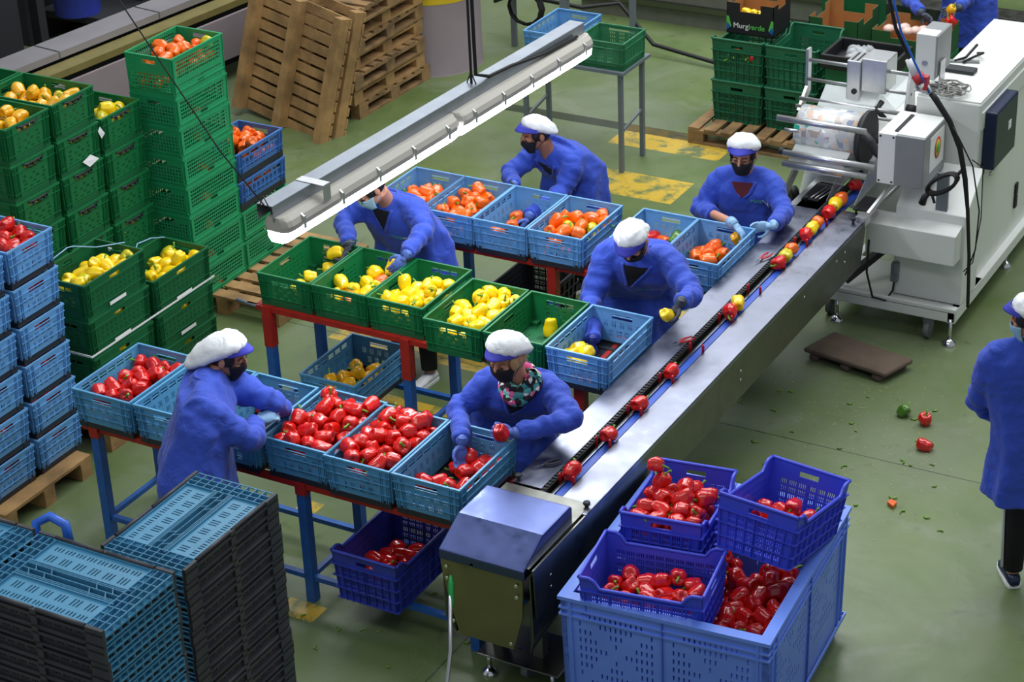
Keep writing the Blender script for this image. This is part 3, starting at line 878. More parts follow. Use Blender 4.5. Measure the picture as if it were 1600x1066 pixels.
# ---------------- conveyor ----------------
cv = empty('conveyor', (-4.64, 7.7, 0), 0, 'long stainless steel packing conveyor with a blue belt running to the wrapping machine', 'conveyor')
def cpart(mb, nm, m, bev=0, parent=None):
    o = mb.build(nm, m, parent or cv, bevel=bev)
    if parent is None: o.location = (4.64, -7.7, 0)
    return o
Y0, Y1 = 8.22, 12.75
b = MB(); b.b2((-4.90, 8.33, .925), (-4.722, Y1, .93)); b.b2((-4.90, 8.33, .88), (-4.896, Y1, .93)); b.b2((-4.726, 8.33, .89), (-4.722, Y1, .93)); cpart(b, 'left_table_plate', M['steel'])
b = MB(); b.b2((-4.585, Y0 - .02, .928), (-4.385, 12.35, .933)); b.b2((-4.389, Y0 - .02, .905), (-4.385, 12.35, .933)); b.b2((-4.585, Y0 - .02, .89), (-4.581, 12.35, .933)); b.b2((-4.585, Y0 - .024, .90), (-4.385, Y0 - .02, .933)); cpart(b, 'right_table_plate', M['steel'])
b = MB(); b.prism([(-4.395, 7.62, .93), (-4.395, 7.64, .62), (-4.395, 12.2, .62), (-4.395, 12.3, .93)], (.009, 0, 0)); b.b2((-4.89, 7.8, .60), (-4.40, 12.2, .62)); b.prism([(-4.90, 8.3, .90), (-4.90, 8.3, .62), (-4.90, 12.5, .62), (-4.90, 12.5, .90)], (.006, 0, 0)); cpart(b, 'side_panel', M['steelside'])
b = MB(); b.b2((-4.644, 8.0, .90), (-4.590, 13.6, .912)); cpart(b, 'belt', M['belt'])
b = MB(); b.b2((-4.72, 8.0, .885), (-4.695, 13.3, .925)); b.b2((-4.665, 8.0, .89), (-4.658, 13.3, .918)); b.b2((-4.652, 8.0, .89), (-4.646, 13.3, .922), 1)
for i in range(170):
    y = 8.02 + i * .031; b.b2((-4.722, y, .918), (-4.700, y + .018, .931))
cpart(b, 'chain_guide', [M['rubber'], M['steel']])
pegs = [(y0 - .06) for y0 in (8.51, 8.94, 9.33, 9.75, 10.17, 10.59, 11.03, 11.42, 11.80, 12.15)]
for y in pegs:
    for x in (-4.675, -4.592):
        b = MB(); b.tube([(x, y, .90), (x, y, .965), (x, y - .004, .975)], [.009, .009, .005], 8); cpart(b, 'red_peg', M['redp'])
# drive end with blue-tinted hood
b = MB()
x0, x1 = -4.92, -4.44
prof = [(7.60, .90), (7.60, .86), (7.62, .40), (7.66, .34)]
b.prism([(x0, 7.60, .93), (x0, 7.60, .84), (x0 + .02, 7.62, .62), (x0 + .06, 7.65, .38), (x1 - .10, 7.65, .38), (x1 - .02, 7.62, .62), (x1, 7.60, .84), (x1, 7.60, .93)], (0, .012, 0))
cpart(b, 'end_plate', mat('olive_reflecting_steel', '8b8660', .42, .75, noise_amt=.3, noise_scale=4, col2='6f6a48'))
b = MB()
for x, z in ((x0 + .035, .83), (x0 + .035, .76), (x1 - .035, .83), (x1 - .035, .76), (x0 + .06, .50), (x1 - .08, .46), (-4.73, .885)):
    b.cyl((x, 7.60, z), (x, 7.59, z), .010, 10)
for y, z in ((7.80, .80), (7.80, .73), (9.0, .80), (9.0, .74), (10.2, .80), (10.2, .74), (11.2, .84), (11.9, .85), (11.9, .78), (11.75, .85)): b.cyl((-4.392, y, z), (-4.383, y, z), .008, 10)
cpart(b, 'bolt', M['chrome'])
b = MB()
b.prism([(x0, 7.61, .90), (x0, 7.615, .50), (x0 + .03, 7.66, .38), (x0 + .03, 8.1, .45), (x0, 8.3, .62), (x0, 8.3, .90)], (.006, 0, 0))
b.prism([(x1 + .035, 7.61, .90), (x1 + .035, 7.62, .50), (x1 - .01, 7.66, .38), (x1 - .01, 8.1, .45), (x1 + .035, 8.3, .62), (x1 + .035, 8.3, .90)], (.006, 0, 0))
b.b2((x0, 7.62, .93), (x1 + .03, 8.3, .935))
cpart(b, 'drive_housing', M['steelside'])
b = MB()
hz = 1.03
sec = [(7.59, .87), (7.59, .93), (7.80, hz), (8.10, hz), (8.12, hz - .02), (8.12, .93)]
b.prism([(x0 - .005, y, z) for y, z in sec], (x1 - x0 + .02, 0, 0))
cpart(b, 'hood', M['hood'], .008)
b = MB()
for (x, y) in ((-4.42, 8.27), (-4.88, 8.36)):
    b.cyl((x, y, .93), (x, y, .945), .010, 12); b.lathe((x, y, .945), [(0, 0), (.018, .002), (.021, .010), (.018, .018), (0, .019)], 14)
b.b2((-4.55, 8.268, .933), (-4.44, 8.272, .9345))
cpart(b, 'knob', M['dark'])
for y in (7.95,):
    for x in (-4.80, -4.55):
        b = MB(); b.b2((x - .03, y - .03, .14), (x + .03, y + .03, .62)); cpart(b, 'post', mat('greenish_steel', '7d857a', .4, .8))
b = MB(); b.box((-4.62, 7.98, .145), (.50, .34, .012)); cpart(b, 'foot_plate', M['steelside'], .01)
for (x, y) in ((-4.82, 7.86), (-4.42, 7.84)):
    b = MB(); b.cyl((x, y, .02), (x, y, .14), .013, 10); b.lathe((x, y, 0), [(.045, 0), (.045, .012), (.03, .03), (.012, .04)], 18); cpart(b, 'levelling_foot', M['chrome'])
for (x, y) in ((-4.62, 7.93),):
    b = MB(); b.cyl((x - .02, y, .05), (x + .02, y, .05), .05, 18); cpart(b, 'castor', M['tgrey'])
# long-handled squeegee leaning on the end plate
b = empty('hand_tool', (0, 0, 0), 0, 'green-gripped long steel rod leaning against the conveyor end plate', 'tool')
k = MB(); k.tube([(-4.81, 7.50, .73), (-4.74, 7.36, .50), (-4.70, 7.18, .18), (-4.70, 7.12, .02)], [.012, .011, .010, .010], 8); k.build('rod', M['alu'], b)
k = MB(); k.tube([(-4.835, 7.555, .815), (-4.82, 7.53, .78), (-4.80, 7.49, .70), (-4.79, 7.475, .67)], [.008, .016, .015, .011], 10); k.build('grip', mat('green_grip', '1f9a4a', .4), b)

# ---------------- big bin ----------------
bn = empty('pallet_box', (-3.76, 8.36, 0), R_(4.2), 'large light blue plastic pallet box of red peppers carrying three field crates', 'bin')
BW, BL_, BH = 1.10, 1.32, .80
def bin_holes(W, H):
    hol = []
    for pc in (.27, .73):
        c = W * pc; hw = W * .19; z0, z1 = .17, .63
        cz = (z0 + z1) / 2; hh_ = (z1 - z0) / 2
        nr = 9
        for r in range(nr):
            zz = z0 + (z1 - z0) * (r + .5) / nr
            n = 15
            for i in range(n):
                u = (i + .5) / n * 2 - 1; v = (zz - cz) / hh_
                if abs(abs(u) - abs(v)) < .22 or abs(u) + abs(v) > 1.62: continue
                x = c + u * hw
                hol.append((x - .0045, x + .0045, zz - .016, zz + .016))
    return hol
b = MB()
for sd in range(4):
    W = BW if sd in (0, 2) else BL_
    wall(b, sd, BW, BL_, BH - .006, .10, .03, bin_holes(W, BH - .1), .012)
for z_, hg, o_ in ((BH - .02, .02, .012), (BH - .075, .010, .008), (BH - .115, .010, .008), (.10, .02, .006)):
    ring(b, BW, BL_, z_, hg, o_, .05 if z_ > .75 else .002)
for sd in range(4):
    W = BW if sd in (0, 2) else BL_
    vribs(b, sd, BW, BL_, .10, BH - .02, .012, BH, [.05, W * .27 - .24, W * .5], d=.010, t=.006)
b.build('body', M['bin'], bn)
b = MB(); b.box((0, 0, .115), (BW - .06, BL_ - .06, .03))
for x in (-BW / 2 + .10, 0, BW / 2 - .10): b.box((x, 0, .05), (.13, BL_ - .05, .10), taper=.05)
b.build('base', M['bin'], bn)

# ---------------- folded crates in the foreground ----------------
def folded_crate():
    root = empty('folded_crate')
    w, l, h = .40, .60, .068
    b = MB()
    b.box((0, 0, .006), (w - .02, l - .02, .010))
    for s_ in (-1, 1):
        x = s_ * (w / 2 - .009)
        hol = slots(.09, l / 2 - .03, 4, .018, .034, 3, .005, .011) + slots(l / 2 + .03, l - .09, 4, .018, .034, 3, .005, .011)
        b.panel(l, h - .004, .004, hol, lambda u, v, t, s_=s_: (s_ * (w / 2 - .012 + .0 - t), u - l / 2, v))
        for (a, c) in ((-l / 2, -l / 2 + .075), (-.014, .014), (l / 2 - .075, l / 2)): b.b2((s_ * (w / 2 - .014), a, 0), (s_ * (w / 2), c, h))
        b.b2((s_ * (w / 2 - .014), -l / 2, .040), (s_ * w / 2, l / 2, .050)); b.b2((s_ * (w / 2 - .014), -l / 2, .0), (s_ * w / 2, l / 2, .006))
        for (a, c) in ((-l / 2 + .08, -.006), (.006, l / 2 - .08)): b.tube([(s_ * (w / 2 - .010), a, h - .004), (s_ * (w / 2 - .010), c, h - .004)], .0085, 8)
    b.build('base', M['black2'], root)
    for s_ in (-1, 1):       # long walls folded inwards
        b = MB(); pw = .135; L2 = l - .15
        hol = []
        for r, v0 in enumerate((.020, .070)):
            hol += slots(.03, L2 - .03, 8 - r * 2, v0, v0 + (.024 if r == 0 else .040), 3, .0062, .0145)
        b.panel(L2, pw, .005, hol, lambda u, v, t, s_=s_: (s_ * (w / 2 - .022 - v), u - L2 / 2, .048 + t))
        for v in (.0, pw): b.b2((s_ * (w / 2 - .020 - v) - .002, -L2 / 2, .048), (s_ * (w / 2 - .020 - v) + .002, L2 / 2, .062))
        b.build('folded_side_wall', M['fblue'], root)
        e = MB()             # grid of the short walls
        y1_, y0_ = s_ * l / 2, s_ * (l / 2 - .085)
        for i in range(10):
            x = -w / 2 + .016 + (w - .032) * i / 9
            e.b2((x - .0015, min(y0_, y1_), .006), (x + .0015, max(y0_, y1_), .063))
        for y in (s_ * (l / 2 - .03), s_ * (l / 2 - .058), y0_): e.b2((-w / 2 + .016, y - .0015, .006), (w / 2 - .016, y + .0015, .063))
        for z_ in (.006, .034, .059): e.b2((-w / 2 + .014, min(y1_, y1_ - .004 * s_), z_), (w / 2 - .014, max(y1_, y1_ - .004 * s_), z_ + .004))
        e.b2((-w / 2 + .016, min(y0_, y1_), .030), (w / 2 - .016, max(y0_, y1_), .034))
        e.b2((-.03, y1_ - .001, .03), (.03, y1_ + .001, .063)) if False else None
        e.build('folded_end_wall', M['fblue'], root)
    b = MB()
    for x in (-.036, -.028, .0, .028, .036): b.b2((x - .0015, -l / 2 + .08, .03), (x + .0015, l / 2 - .08, .062))
    for y in (-.17, -.10, .10, .17): b.bar((-.036, y - .01, .055), (.0, y + .015, .055), .003, .012); b.bar((.036, y + .01, .055), (.0, y - .015, .055), .003, .012)
    b.build('middle_rib', M['fblue'], root)
    return root
FOLD = folded_crate(); PROTOS.append(FOLD)
def foldstack(x, y, ztop, rz, word, group, vis):
    n = int((ztop - .145) / .070)
    z = ztop - .068
    for i in range(n):
        r = random.Random(i * 7 + int(x * -100))
        lab = 'folded blue and black crate in the %s, %s' % (word, level_words(i))
        place(FOLD, (x + r.uniform(-.003, .003), y + r.uniform(-.003, .003), z), rz, lab, 'folded crates in the ' + word, 'crate')
        z -= .070
    return z + .07
zb = foldstack(-4.575, 5.31, 2.52, 0, 'right-hand foreground stack', 'a', 16)
foldstack(-4.42, 4.47, 2.80, H90, 'middle foreground stack', 'b', 12)
foldstack(-5.05, 4.47, 2.80, H90, 'leftmost foreground stack', 'c', 5)
pal(-4.575, 5.31, 0, 0, 'pallet under the right-hand foreground stack of folded crates')
pal(-4.75, 4.47, 0, H90, 'pallet under the two left foreground stacks of folded crates')
# blue handle of the hand pallet truck
b = MB(); hp = [at(58, 842, 1.88), at(56, 818, 1.93), at(78, 807, 1.95), at(102, 820, 1.93), at(108, 846, 1.86)]
b.tube(hp, .022, 8); b.tube([hp[4], (hp[4].x, hp[4].y - .02, .25)], .020, 8); b.tube([hp[0], hp[4]], .016, 8)
b.b2((hp[4].x - .12, hp[4].y - .22, .05), (hp[4].x + .12, hp[4].y + .06, .26))
tag(b.build('pallet_truck', mat('bright_blue_paint', '2a68d8', .35)), 'bright blue bent handle of a hand pallet truck behind the foreground stacks', 'pallet truck')
# ---------------- peppers ----------------
def pepper_mb(seed, long=1.0, lobes=4):
    rnd = random.Random(seed)
    b = MB(); seg, rings = 28, 18
    ph = [rnd.uniform(-.25, .25) for _ in range(6)]
    amp = rnd.uniform(.10, .16); tw = rnd.uniform(-.3, .3)
    vs = []; fs = []
    R = .0425; Hh = .045 * long
    wid = [rnd.uniform(.92, 1.08) for _ in range(lobes)]
    for i in range(rings + 1):
        a = math.pi * i / rings
        ca, sa = math.cos(a), math.sin(a)
        # blocky profile
        pr = (abs(sa) ** .62) * (1.03 if ca > 0 else .94 - .05 * (long - 1))
        z = Hh * (1 if ca > 0 else -1) * (abs(ca) ** .85)
        for k in range(seg):
            t = 2 * math.pi * k / seg
            tt = t + tw * z / Hh
            li = int((tt / (2 * math.pi) * lobes) % lobes)
            lob = abs(math.sin(tt * lobes / 2))
            rr = R * pr * (1 - amp + amp * lob ** .6 * 1.1) * wid[li] ** (.5 * lob)
            zz = z
            if i < 5:   # dimple and shoulders round the stem
                f = 1 - i / 5
                zz = z - .017 * f * f + .006 * lob * f
            if i > rings - 5:
                f = 1 - (rings - i) / 5
                zz = z + .013 * f * f - .005 * lob * (f > 0) * (1 - f)
            x, y = rr * math.cos(t), rr * math.sin(t)
            x += .006 * math.sin(z * 40 + ph[0] * 9); y += .005 * math.sin(z * 35 + ph[1] * 9)
            vs.append((x, y, zz))
    for i in range(rings):
        for k in range(seg):
            k2 = (k + 1) % seg
            fs.append((i * seg + k, (i + 1) * seg + k, (i + 1) * seg + k2, i * seg + k2))
    b.add(vs, fs, 0, True)
    return b, Hh
def stem_mb(Hh, rnd):
    s = MB(); z0 = Hh - .022
    a = rnd.uniform(0, 6.28); L = rnd.uniform(.022, .036)
    dx, dy = math.cos(a), math.sin(a)
    s.tube([(0, 0, z0), (0, 0, z0 + .010), (dx * .004, dy * .004, z0 + .020), (dx * .012, dy * .012, z0 + .022 + L * .5), (dx * .024, dy * .024, z0 + .022 + L * .8)], [.013, .0085, .0055, .005, .0065], 8)
    s.lathe((0, 0, z0 + .006), [(.0, .004), (.016, .002), (.019, -.002), (.013, -.004)], 10)
    return s
PEP = {}
for ci, c in enumerate('ryogal'):
    PEP[c] = []
    for v in range(4):
        rnd = random.Random(ci * 10 + v)
        PEP[c].append((100 + v, (1.0, 1.18, 1.32, 1.08)[v], (4, 3, 4, 4)[v]))
_pmesh = {}
def pepper_meshes(c, v):
    if (c, v) not in _pmesh:
        seed, lg, lb = PEP[c][v]
        b, Hh = pepper_mb(seed, lg, lb)
        me = b.mesh('bell_pepper', PM[c]); s = stem_mb(Hh, random.Random(seed)); ms = s.mesh('stem', M['stem'])
        _pmesh[(c, v)] = (me, ms)
    return _pmesh[(c, v)]
CNAME = {'r': 'red', 'y': 'yellow', 'o': 'orange', 'g': 'green', 'a': 'amber yellow', 'l': 'green-tinged yellow'}
def pepper(pos, c='r', axis=None, v=None, label=None, group=None, scale=1.0, rnd=random, stem=True):
    if v is None: v = rnd.randrange(4)
    me, ms = pepper_meshes(c, v)
    o = bpy.data.objects.new('bell_pepper', me); C.objects.link(o)
    if axis is None: axis = Vector((rnd.gauss(0, 1), rnd.gauss(0, 1), rnd.gauss(0, .5)))
    q = axis.normalized().to_track_quat('Z', 'Y')
    o.rotation_euler = (q @ Euler((0, 0, rnd.uniform(0, 6.28))).to_quaternion()).to_euler()
    o.location = pos; s = scale * rnd.uniform(.94, 1.06); o.scale = (s, s, s)
    if stem:
        st = bpy.data.objects.new('stem', ms); C.objects.link(st); st.parent = o
    tag(o, label, 'bell pepper', group)
    return o
TOCAM = -CW
def heap(pts, org, zs, box, c0, label, group, base=None, k=5.0, fill=True, scale=1.0):
    """pts: picture positions (in a 5x view whose corner is org) of the fruits; zs: level of their centres;
    box: (cx, cy, hw, hl, yaw) inside of the crate; base: height of the crate floor"""
    rnd = random.Random(hash(label) % 99991 if False else sum(ord(ch) for ch in label))
    cx, cy, hw, hl, yaw = box
    cs, sn = math.cos(yaw), math.sin(yaw)
    P = []
    for p in pts:
        px, py = org[0] + p[0] / k, org[1] + p[1] / k
        c = c0; fl = ''
        for e in p[2:]:
            if isinstance(e, str):
                for ch in e:
                    if ch in 'ryogal': c = ch
                    else: fl += ch
        z = zs + (p[-1] if len(p) > 2 and not isinstance(p[-1], str) else 0) + rnd.uniform(-.008, .008)
        w = at(px, py, z)
        P.append([w, c, fl])
    scale *= 1.08
    r = .041 * scale
    for it in range(80):
        for i in range(len(P)):
            for j in range(i):
                d = P[i][0] - P[j][0]; L = d.length
                if L < 2 * r * 1.02:
                    if L < 1e-4: d = Vector((1, 0, 0)); L = 1
                    m = d / L * (2 * r * 1.02 - L) * .3
                    m.z *= .7
                    P[i][0] += m; P[j][0] -= m
        for q in P:
            d = q[0] - Vector((cx, cy, 0)); u = d.x * cs + d.y * sn; v = -d.x * sn + d.y * cs
            u = max(-hw + r, min(hw - r, u)); v = max(-hl + r, min(hl - r, v))
            q[0].x = cx + u * cs - v * sn; q[0].y = cy + u * sn + v * cs
            if base is not None: q[0].z = max(q[0].z, base + r)
    if base is not None and zs - base < .09:
        for q in P:    # a single layer lies on the crate floor
            pass
    def pxy(w):
        q = w - Vector((0, 0, CAM_Z)); return q.dot(CR) / q.dot(CW), -q.dot(CU) / q.dot(CW)
    P.sort(key=lambda q: pxy(q[0])[1])
    nr = max(1, min(5, round(math.sqrt(len(P) / 1.3)))); per = math.ceil(len(P) / nr)
    RN = {1: [''], 2: ['back row', 'front row'], 3: ['back row', 'middle row', 'front row'], 4: ['back row', 'second row', 'third row', 'front row'], 5: ['back row', 'second row', 'middle row', 'fourth row', 'front row']}[nr]
    words = {}
    for ri in range(nr):
        row = sorted(P[ri * per:(ri + 1) * per], key=lambda q: pxy(q[0])[0])
        for k_, q in enumerate(row):
            nm_ = 'leftmost' if k_ == 0 else 'rightmost' if k_ == len(row) - 1 else ordn(k_ + 1) + ' from left'
            words[id(q)] = (nm_ + ' of the ' + RN[ri]) if RN[ri] else nm_
    for q_ in P:
        w, c, fl = q_
        if 'c' in fl: ax = TOCAM + Vector((rnd.uniform(-.35, .35), rnd.uniform(-.35, .35), rnd.uniform(-.2, .4)))
        elif 'u' in fl: ax = Vector((rnd.uniform(-.2, .2), rnd.uniform(-.2, .2), 1))
        else:
            ax = Vector((rnd.gauss(0, 1), rnd.gauss(0, 1), rnd.gauss(0, .35)))
            if ax.normalized().dot(TOCAM) > .2 and rnd.random() < .6: ax = -ax
        lb = label.replace('#', CNAME[c]).replace('bell pepper', 'pepper').replace(CNAME[c] + ' pepper', CNAME[c] + ' pepper, ' + words[id(q_)] + ',', 1)
        pepper(w, c, ax, None, lb, group, scale, rnd)
    # fruits underneath, none of which shows more than a sliver
    if fill and base is not None and zs - base > .09:
        b = MB(); n = 0
        z = base + r
        while z < zs - .062:
            nu, nv = max(1, int((2 * hw - .02) / .088)), max(1, int((2 * hl - .02) / .088))
            for i in range(nu):
                for j in range(nv):
                    u = -hw + (i + .5) * 2 * hw / nu + rnd.uniform(-.006, .006); v = -hl + (j + .5) * 2 * hl / nv + rnd.uniform(-.006, .006)
                    x, y = cx + u * cs - v * sn, cy + u * sn + v * cs
                    # only below fruits that are there
                    if min((Vector((x, y)) - q[0].xy).length for q in P) > .10: continue
                    b.ell((x, y, z + rnd.uniform(-.004, .004)), (.042, .040, .040), 12, 8); n += 1
            z += .076
        if n:
            o = b.build('buried_peppers', PM[c0], fix=False); tag(o, 'buried ' + CNAME[c0] + ' peppers, ' + label.split(', ')[-1] if False else 'buried layer of ' + CNAME[c0] + ' peppers ' + label.split('pepper ', 1)[-1], 'bell peppers', kind='stuff')
o0 = (100, 520); o1 = (380, 560); o2 = (580, 640)
hwT, hlT = .190, .292
bT = ZR + .02
heap([(250, 450), (375, 430), (500, 420), (480, 350, 'c'), (490, 490, 'c'), (600, 440), (640, 355), (640, 240), (720, 230), (780, 275, 'c'), (700, 335), (790, 350, 'c'), (900, 250), (590, 320, 'c'), (385, 500)], o0, .955, (RED_X[0], 8.28, hwT, hlT, 0), 'r', '# bell pepper leftmost red-pepper crate', 'peppers in the leftmost red crate', bT)
heap([(285, 355), (230, 120), (330, 250)], o1, ZR + .07, (RED_X[2], 8.28, hwT, hlT, 0), 'r', '# bell pepper by the left worker', 'peppers by the left worker', bT)
heap([(430, 480, .03), (620, 390, .04), (675, 285, 'c', .03), (820, 390, .03), (740, 460, .03), (620, 510, .02), (480, 585, .02), (320, 580), (630, 615, .01), (830, 515, 'c', .02), (530, 665), (365, 650), (890, 470), (1000, 400, .02), (725, 365, .02), (590, 695), (860, 420, .02), (560, 450, .0), (700, 560), (400, 620), (760, 600, -.03), (500, 540, -.01), (950, 450, -.02), (280, 620, -.02)], o1, 1.01, (RED_X[3], 8.30, hwT, hlT, 0), 'r', '# bell pepper crate beside the left worker', 'peppers in the heaped crate beside the left worker', bT)
heap([(1050, 500), (1165, 440, .05), (1240, 390, .04), (1260, 520, .03), (1310, 465, .03), (1375, 520, .03), (1460, 505, .02), (1540, 545, 'c'), (1290, 590, .03), (1430, 610), (1250, 685, 'c', .03), (1070, 615, .02), (950, 590), (940, 660), (1110, 745, 'c'), (830, 705), (980, 750), (860, 765), (1050, 825), (1170, 800), (1120, 570, .02), (1180, 640, .01), (1370, 665), (1195, 560), (1020, 680, -.01), (1150, 700, -.02), (1330, 560, -.01)], o1, 1.01, (RED_X[4], 8.28, hwT, hlT, 0), 'r', '# bell pepper fifth red-pepper crate', 'peppers in the fifth red crate', bT)
heap([(735, 490, .01), (860, 440), (840, 330), (410, 560), (480, 580), (590, 595, 'c'), (680, 605), (940, 410), (800, 400), (900, 380), (700, 440)], o2, ZR + .075, (RED_X[5], 8.28, hwT, hlT, 0), 'r', '# bell pepper half-empty crate by the conveyor', 'peppers in the crate beside the conveyor', bT)
og = (390, 350); og2 = (640, 400)
hwG, hlG = .182, .285; bG = ZG + .02
heap([(475, 410), (625, 350), (375, 495)], og, ZG + .07, (-7.26, 9.90, hwG, hlG, 0), 'y', '# bell pepper leftmost green crate', 'peppers in the leftmost green crate', bG)
heap([(675, 460, .03), (1000, 385, .03), (1095, 370, .03), (930, 465), (820, 510, 'c'), (960, 500, 'c'), (690, 565, -.02), (1020, 450, 'o'), (1080, 400, 'c'), (780, 580, 'o', -.02), (880, 520)], og, ZG + .10, (-6.845, 9.90, hwG, hlG, 0), 'y', '# bell pepper second green table crate', 'peppers in the second green crate', bG)
heap([(1225, 480, .04), (1375, 500, .03), (1440, 470, .02), (1400, 540, 'c', .04), (1200, 560, .01), (1180, 590), (1300, 600, 'c'), (1060, 590), (1280, 520, .01), (1400, 610), (1540, 500, .02), (1140, 680, -.02), (1230, 705, -.03), (1480, 545), (1020, 655, -.02), (1110, 560), (1330, 560, .01)], og, ZG + .145, (-6.43, 9.90, hwG, hlG, 0), 'y', '# bell pepper third green table crate', 'peppers in the third green crate', bG)
heap([(365, 455, .02), (440, 420, .01), (635, 290, .05), (560, 320, .02), (740, 310, .02), (830, 330, 'c'), (740, 370, 'c', .02), (590, 360, 'c', .04), (540, 440, .03), (650, 420, .01), (370, 520), (460, 520, 'c'), (560, 530), (640, 470), (520, 560), (310, 590, -.03), (440, 630, -.03), (700, 440), (600, 400, .01), (480, 450)], og2, ZG + .155, (-5.965, 9.80, hwG, hlG, 0), 'y', '# bell pepper fourth green table crate', 'peppers in the fourth green crate', bG)
pepper(at(640 + 1100 / 5, 400 + 560 / 5, ZG + .075), 'y', Vector((.15, -.2, -1)), 2, 'single long yellow bell pepper standing in the last green crate', None, 1.12)
heap([(1250, 730), (1350, 750), (1310, 820), (1200, 760)], og2, ZG + .08, (-5.115, 9.79, .185, .285, 0), 'y', '# bell pepper crate under the stooping worker', 'peppers in the crate under the stooping worker', ZG)
oo = (600, 240); oo2 = (840, 270); hwO, hlO = .184, .285; bO = ZO + .02
heap([(250, 290, 'c'), (310, 290), (370, 300), (320, 330), (290, 360), (270, 330), (340, 350)], oo, ZO + .15, (ORG_X[0], 11.30, hwO, hlO, 0), 'o', '# bell pepper leftmost orange-pepper crate', 'peppers in the leftmost orange crate', bO)
heap([(430, 430, 'c'), (540, 420, .01), (640, 315, 'c', .02), (660, 385, .02), (755, 300, .02), (760, 380, .02), (640, 440), (470, 465), (620, 480), (540, 470), (420, 520, -.02), (790, 340), (580, 440), (700, 350)], oo, ZO + .165, (ORG_X[1], 11.30, hwO, hlO, 0), 'o', '# bell pepper second orange-pepper crate', 'peppers in the second orange crate', bO)
heap([(1035, 490, 'c'), (880, 600), (1000, 560)], oo, ZO + .075, (ORG_X[2], 11.30, hwO, hlO, 0), 'o', '# bell pepper third orange-pepper crate', 'peppers in the third orange crate', bO)
heap([(115, 400), (200, 355, .02), (260, 410, 'ac', .01), (370, 420), (200, 455), (320, 470), (405, 370, .01), (490, 335, .03), (440, 420, 'l'), (90, 450), (280, 380), (140, 525, -.03), (510, 420), (330, 390), (150, 450, -.02)], oo2, ZO + .16, (ORG_X[3], 11.30, hwO, hlO, 0), 'o', '# bell pepper fourth orange-pepper crate', 'peppers in the fourth orange crate', bO)
heap([(960, 480, 'r'), (1060, 495, 'g'), (1010, 520)], oo2, ZO + .075, (ORG_X[4], 11.32, hwO, hlO, 0), 'o', '# bell pepper crate behind the stooping worker', 'peppers in the fifth orange crate', bO)
heap([(1265, 640), (1310, 625), (1365, 590, .01), (1330, 680), (1390, 635), (1240, 620)], oo2, ZO + .08, (ORG_X[5], 11.32, hwO, hlO, 0), 'o', '# bell pepper crate by the worker with glasses', 'peppers in the crate of the worker with glasses', bO)
# floor-level crates
heap([(385, 270, 'c'), (415, 325, .01), (525, 290), (290, 350), (310, 410), (200, 395), (240, 420), (470, 350)], (480, 520), .30, (-6.99, 9.91, .19, .29, 0), 'a', '# bell pepper crate below the green crates', 'peppers in the crate below the green crates', .205)
heap([(485, 480), (625, 450), (700, 395), (660, 505, 'c'), (760, 450), (840, 410), (560, 530), (720, 500), (600, 560), (800, 480)], (480, 780), .27, (-5.60, 8.19, .175, .28, 0), 'r', '# bell pepper deep dark blue crate', 'peppers in the deep dark blue crate', .19)
# big bin
ob = (860, 680); kb_ = 2.7625
heap([(835, 625), (935, 640), (985, 695), (890, 700), (800, 760), (870, 745), (920, 790), (805, 830, 'c'), (880, 850), (940, 830), (970, 760), (1010, 650), (770, 800), (850, 800), (900, 640), (960, 600), (860, 660), (1000, 720), (830, 700), (760, 850), (690, 500), (740, 520), (720, 560), (560, 480), (1020, 610)], ob, .56, (-3.74, 8.36, .50, .60, R_(4.2)), 'r', '# bell pepper loose in the big bin', 'peppers in the big bin', .13, kb_, scale=1.1)
heap([(300, 640, 'c'), (350, 610), (410, 675), (485, 690), (475, 640, .02), (540, 615, 'c', .02), (560, 705), (615, 655), (435, 715), (365, 660), (260, 675, 'c'), (330, 695, 'c'), (610, 690), (500, 730), (400, 640)], ob, .77, (-3.87, 7.93, .27, .175, R_(9)), 'r', '# bell pepper near crate in the bin', 'peppers in the near bin crate', .65, kb_)
heap([(480, 205, .03), (585, 225, .05), (450, 265), (495, 295, .03), (530, 255), (575, 295, .02), (660, 250), (655, 290), (710, 265), (425, 330), (485, 365), (425, 370), (545, 340), (590, 350), (645, 350, 'c'), (560, 385), (365, 385), (625, 380), (540, 300), (620, 310), (455, 350)], ob, .96, (-4.0, 8.50, .18, .28, R_(8)), 'r', '# bell pepper back crate in the bin', 'peppers in the back bin crate', .72, kb_)
pepper(at(860 + 455 / kb_, 680 + 130 / kb_, 1.14), 'r', Vector((1, .2, .1)), 0, 'red bell pepper perched highest at the back corner of the bin crates', None, 1.05)
pepper(at(860 + 480 / kb_, 680 + 205 / kb_, 1.055), 'r', Vector((.3, .2, 1)), 2, 'long red bell pepper just below the highest one at the back corner', None, 1.05)
heap([(955, 290), (1060, 320), (1020, 345), (890, 285), (920, 340), (985, 330)], ob, .95, (-3.44, 8.44, .18, .25, 0), 'r', '# bell pepper tilted crate on the bin', 'peppers in the tilted bin crate', .90, kb_)
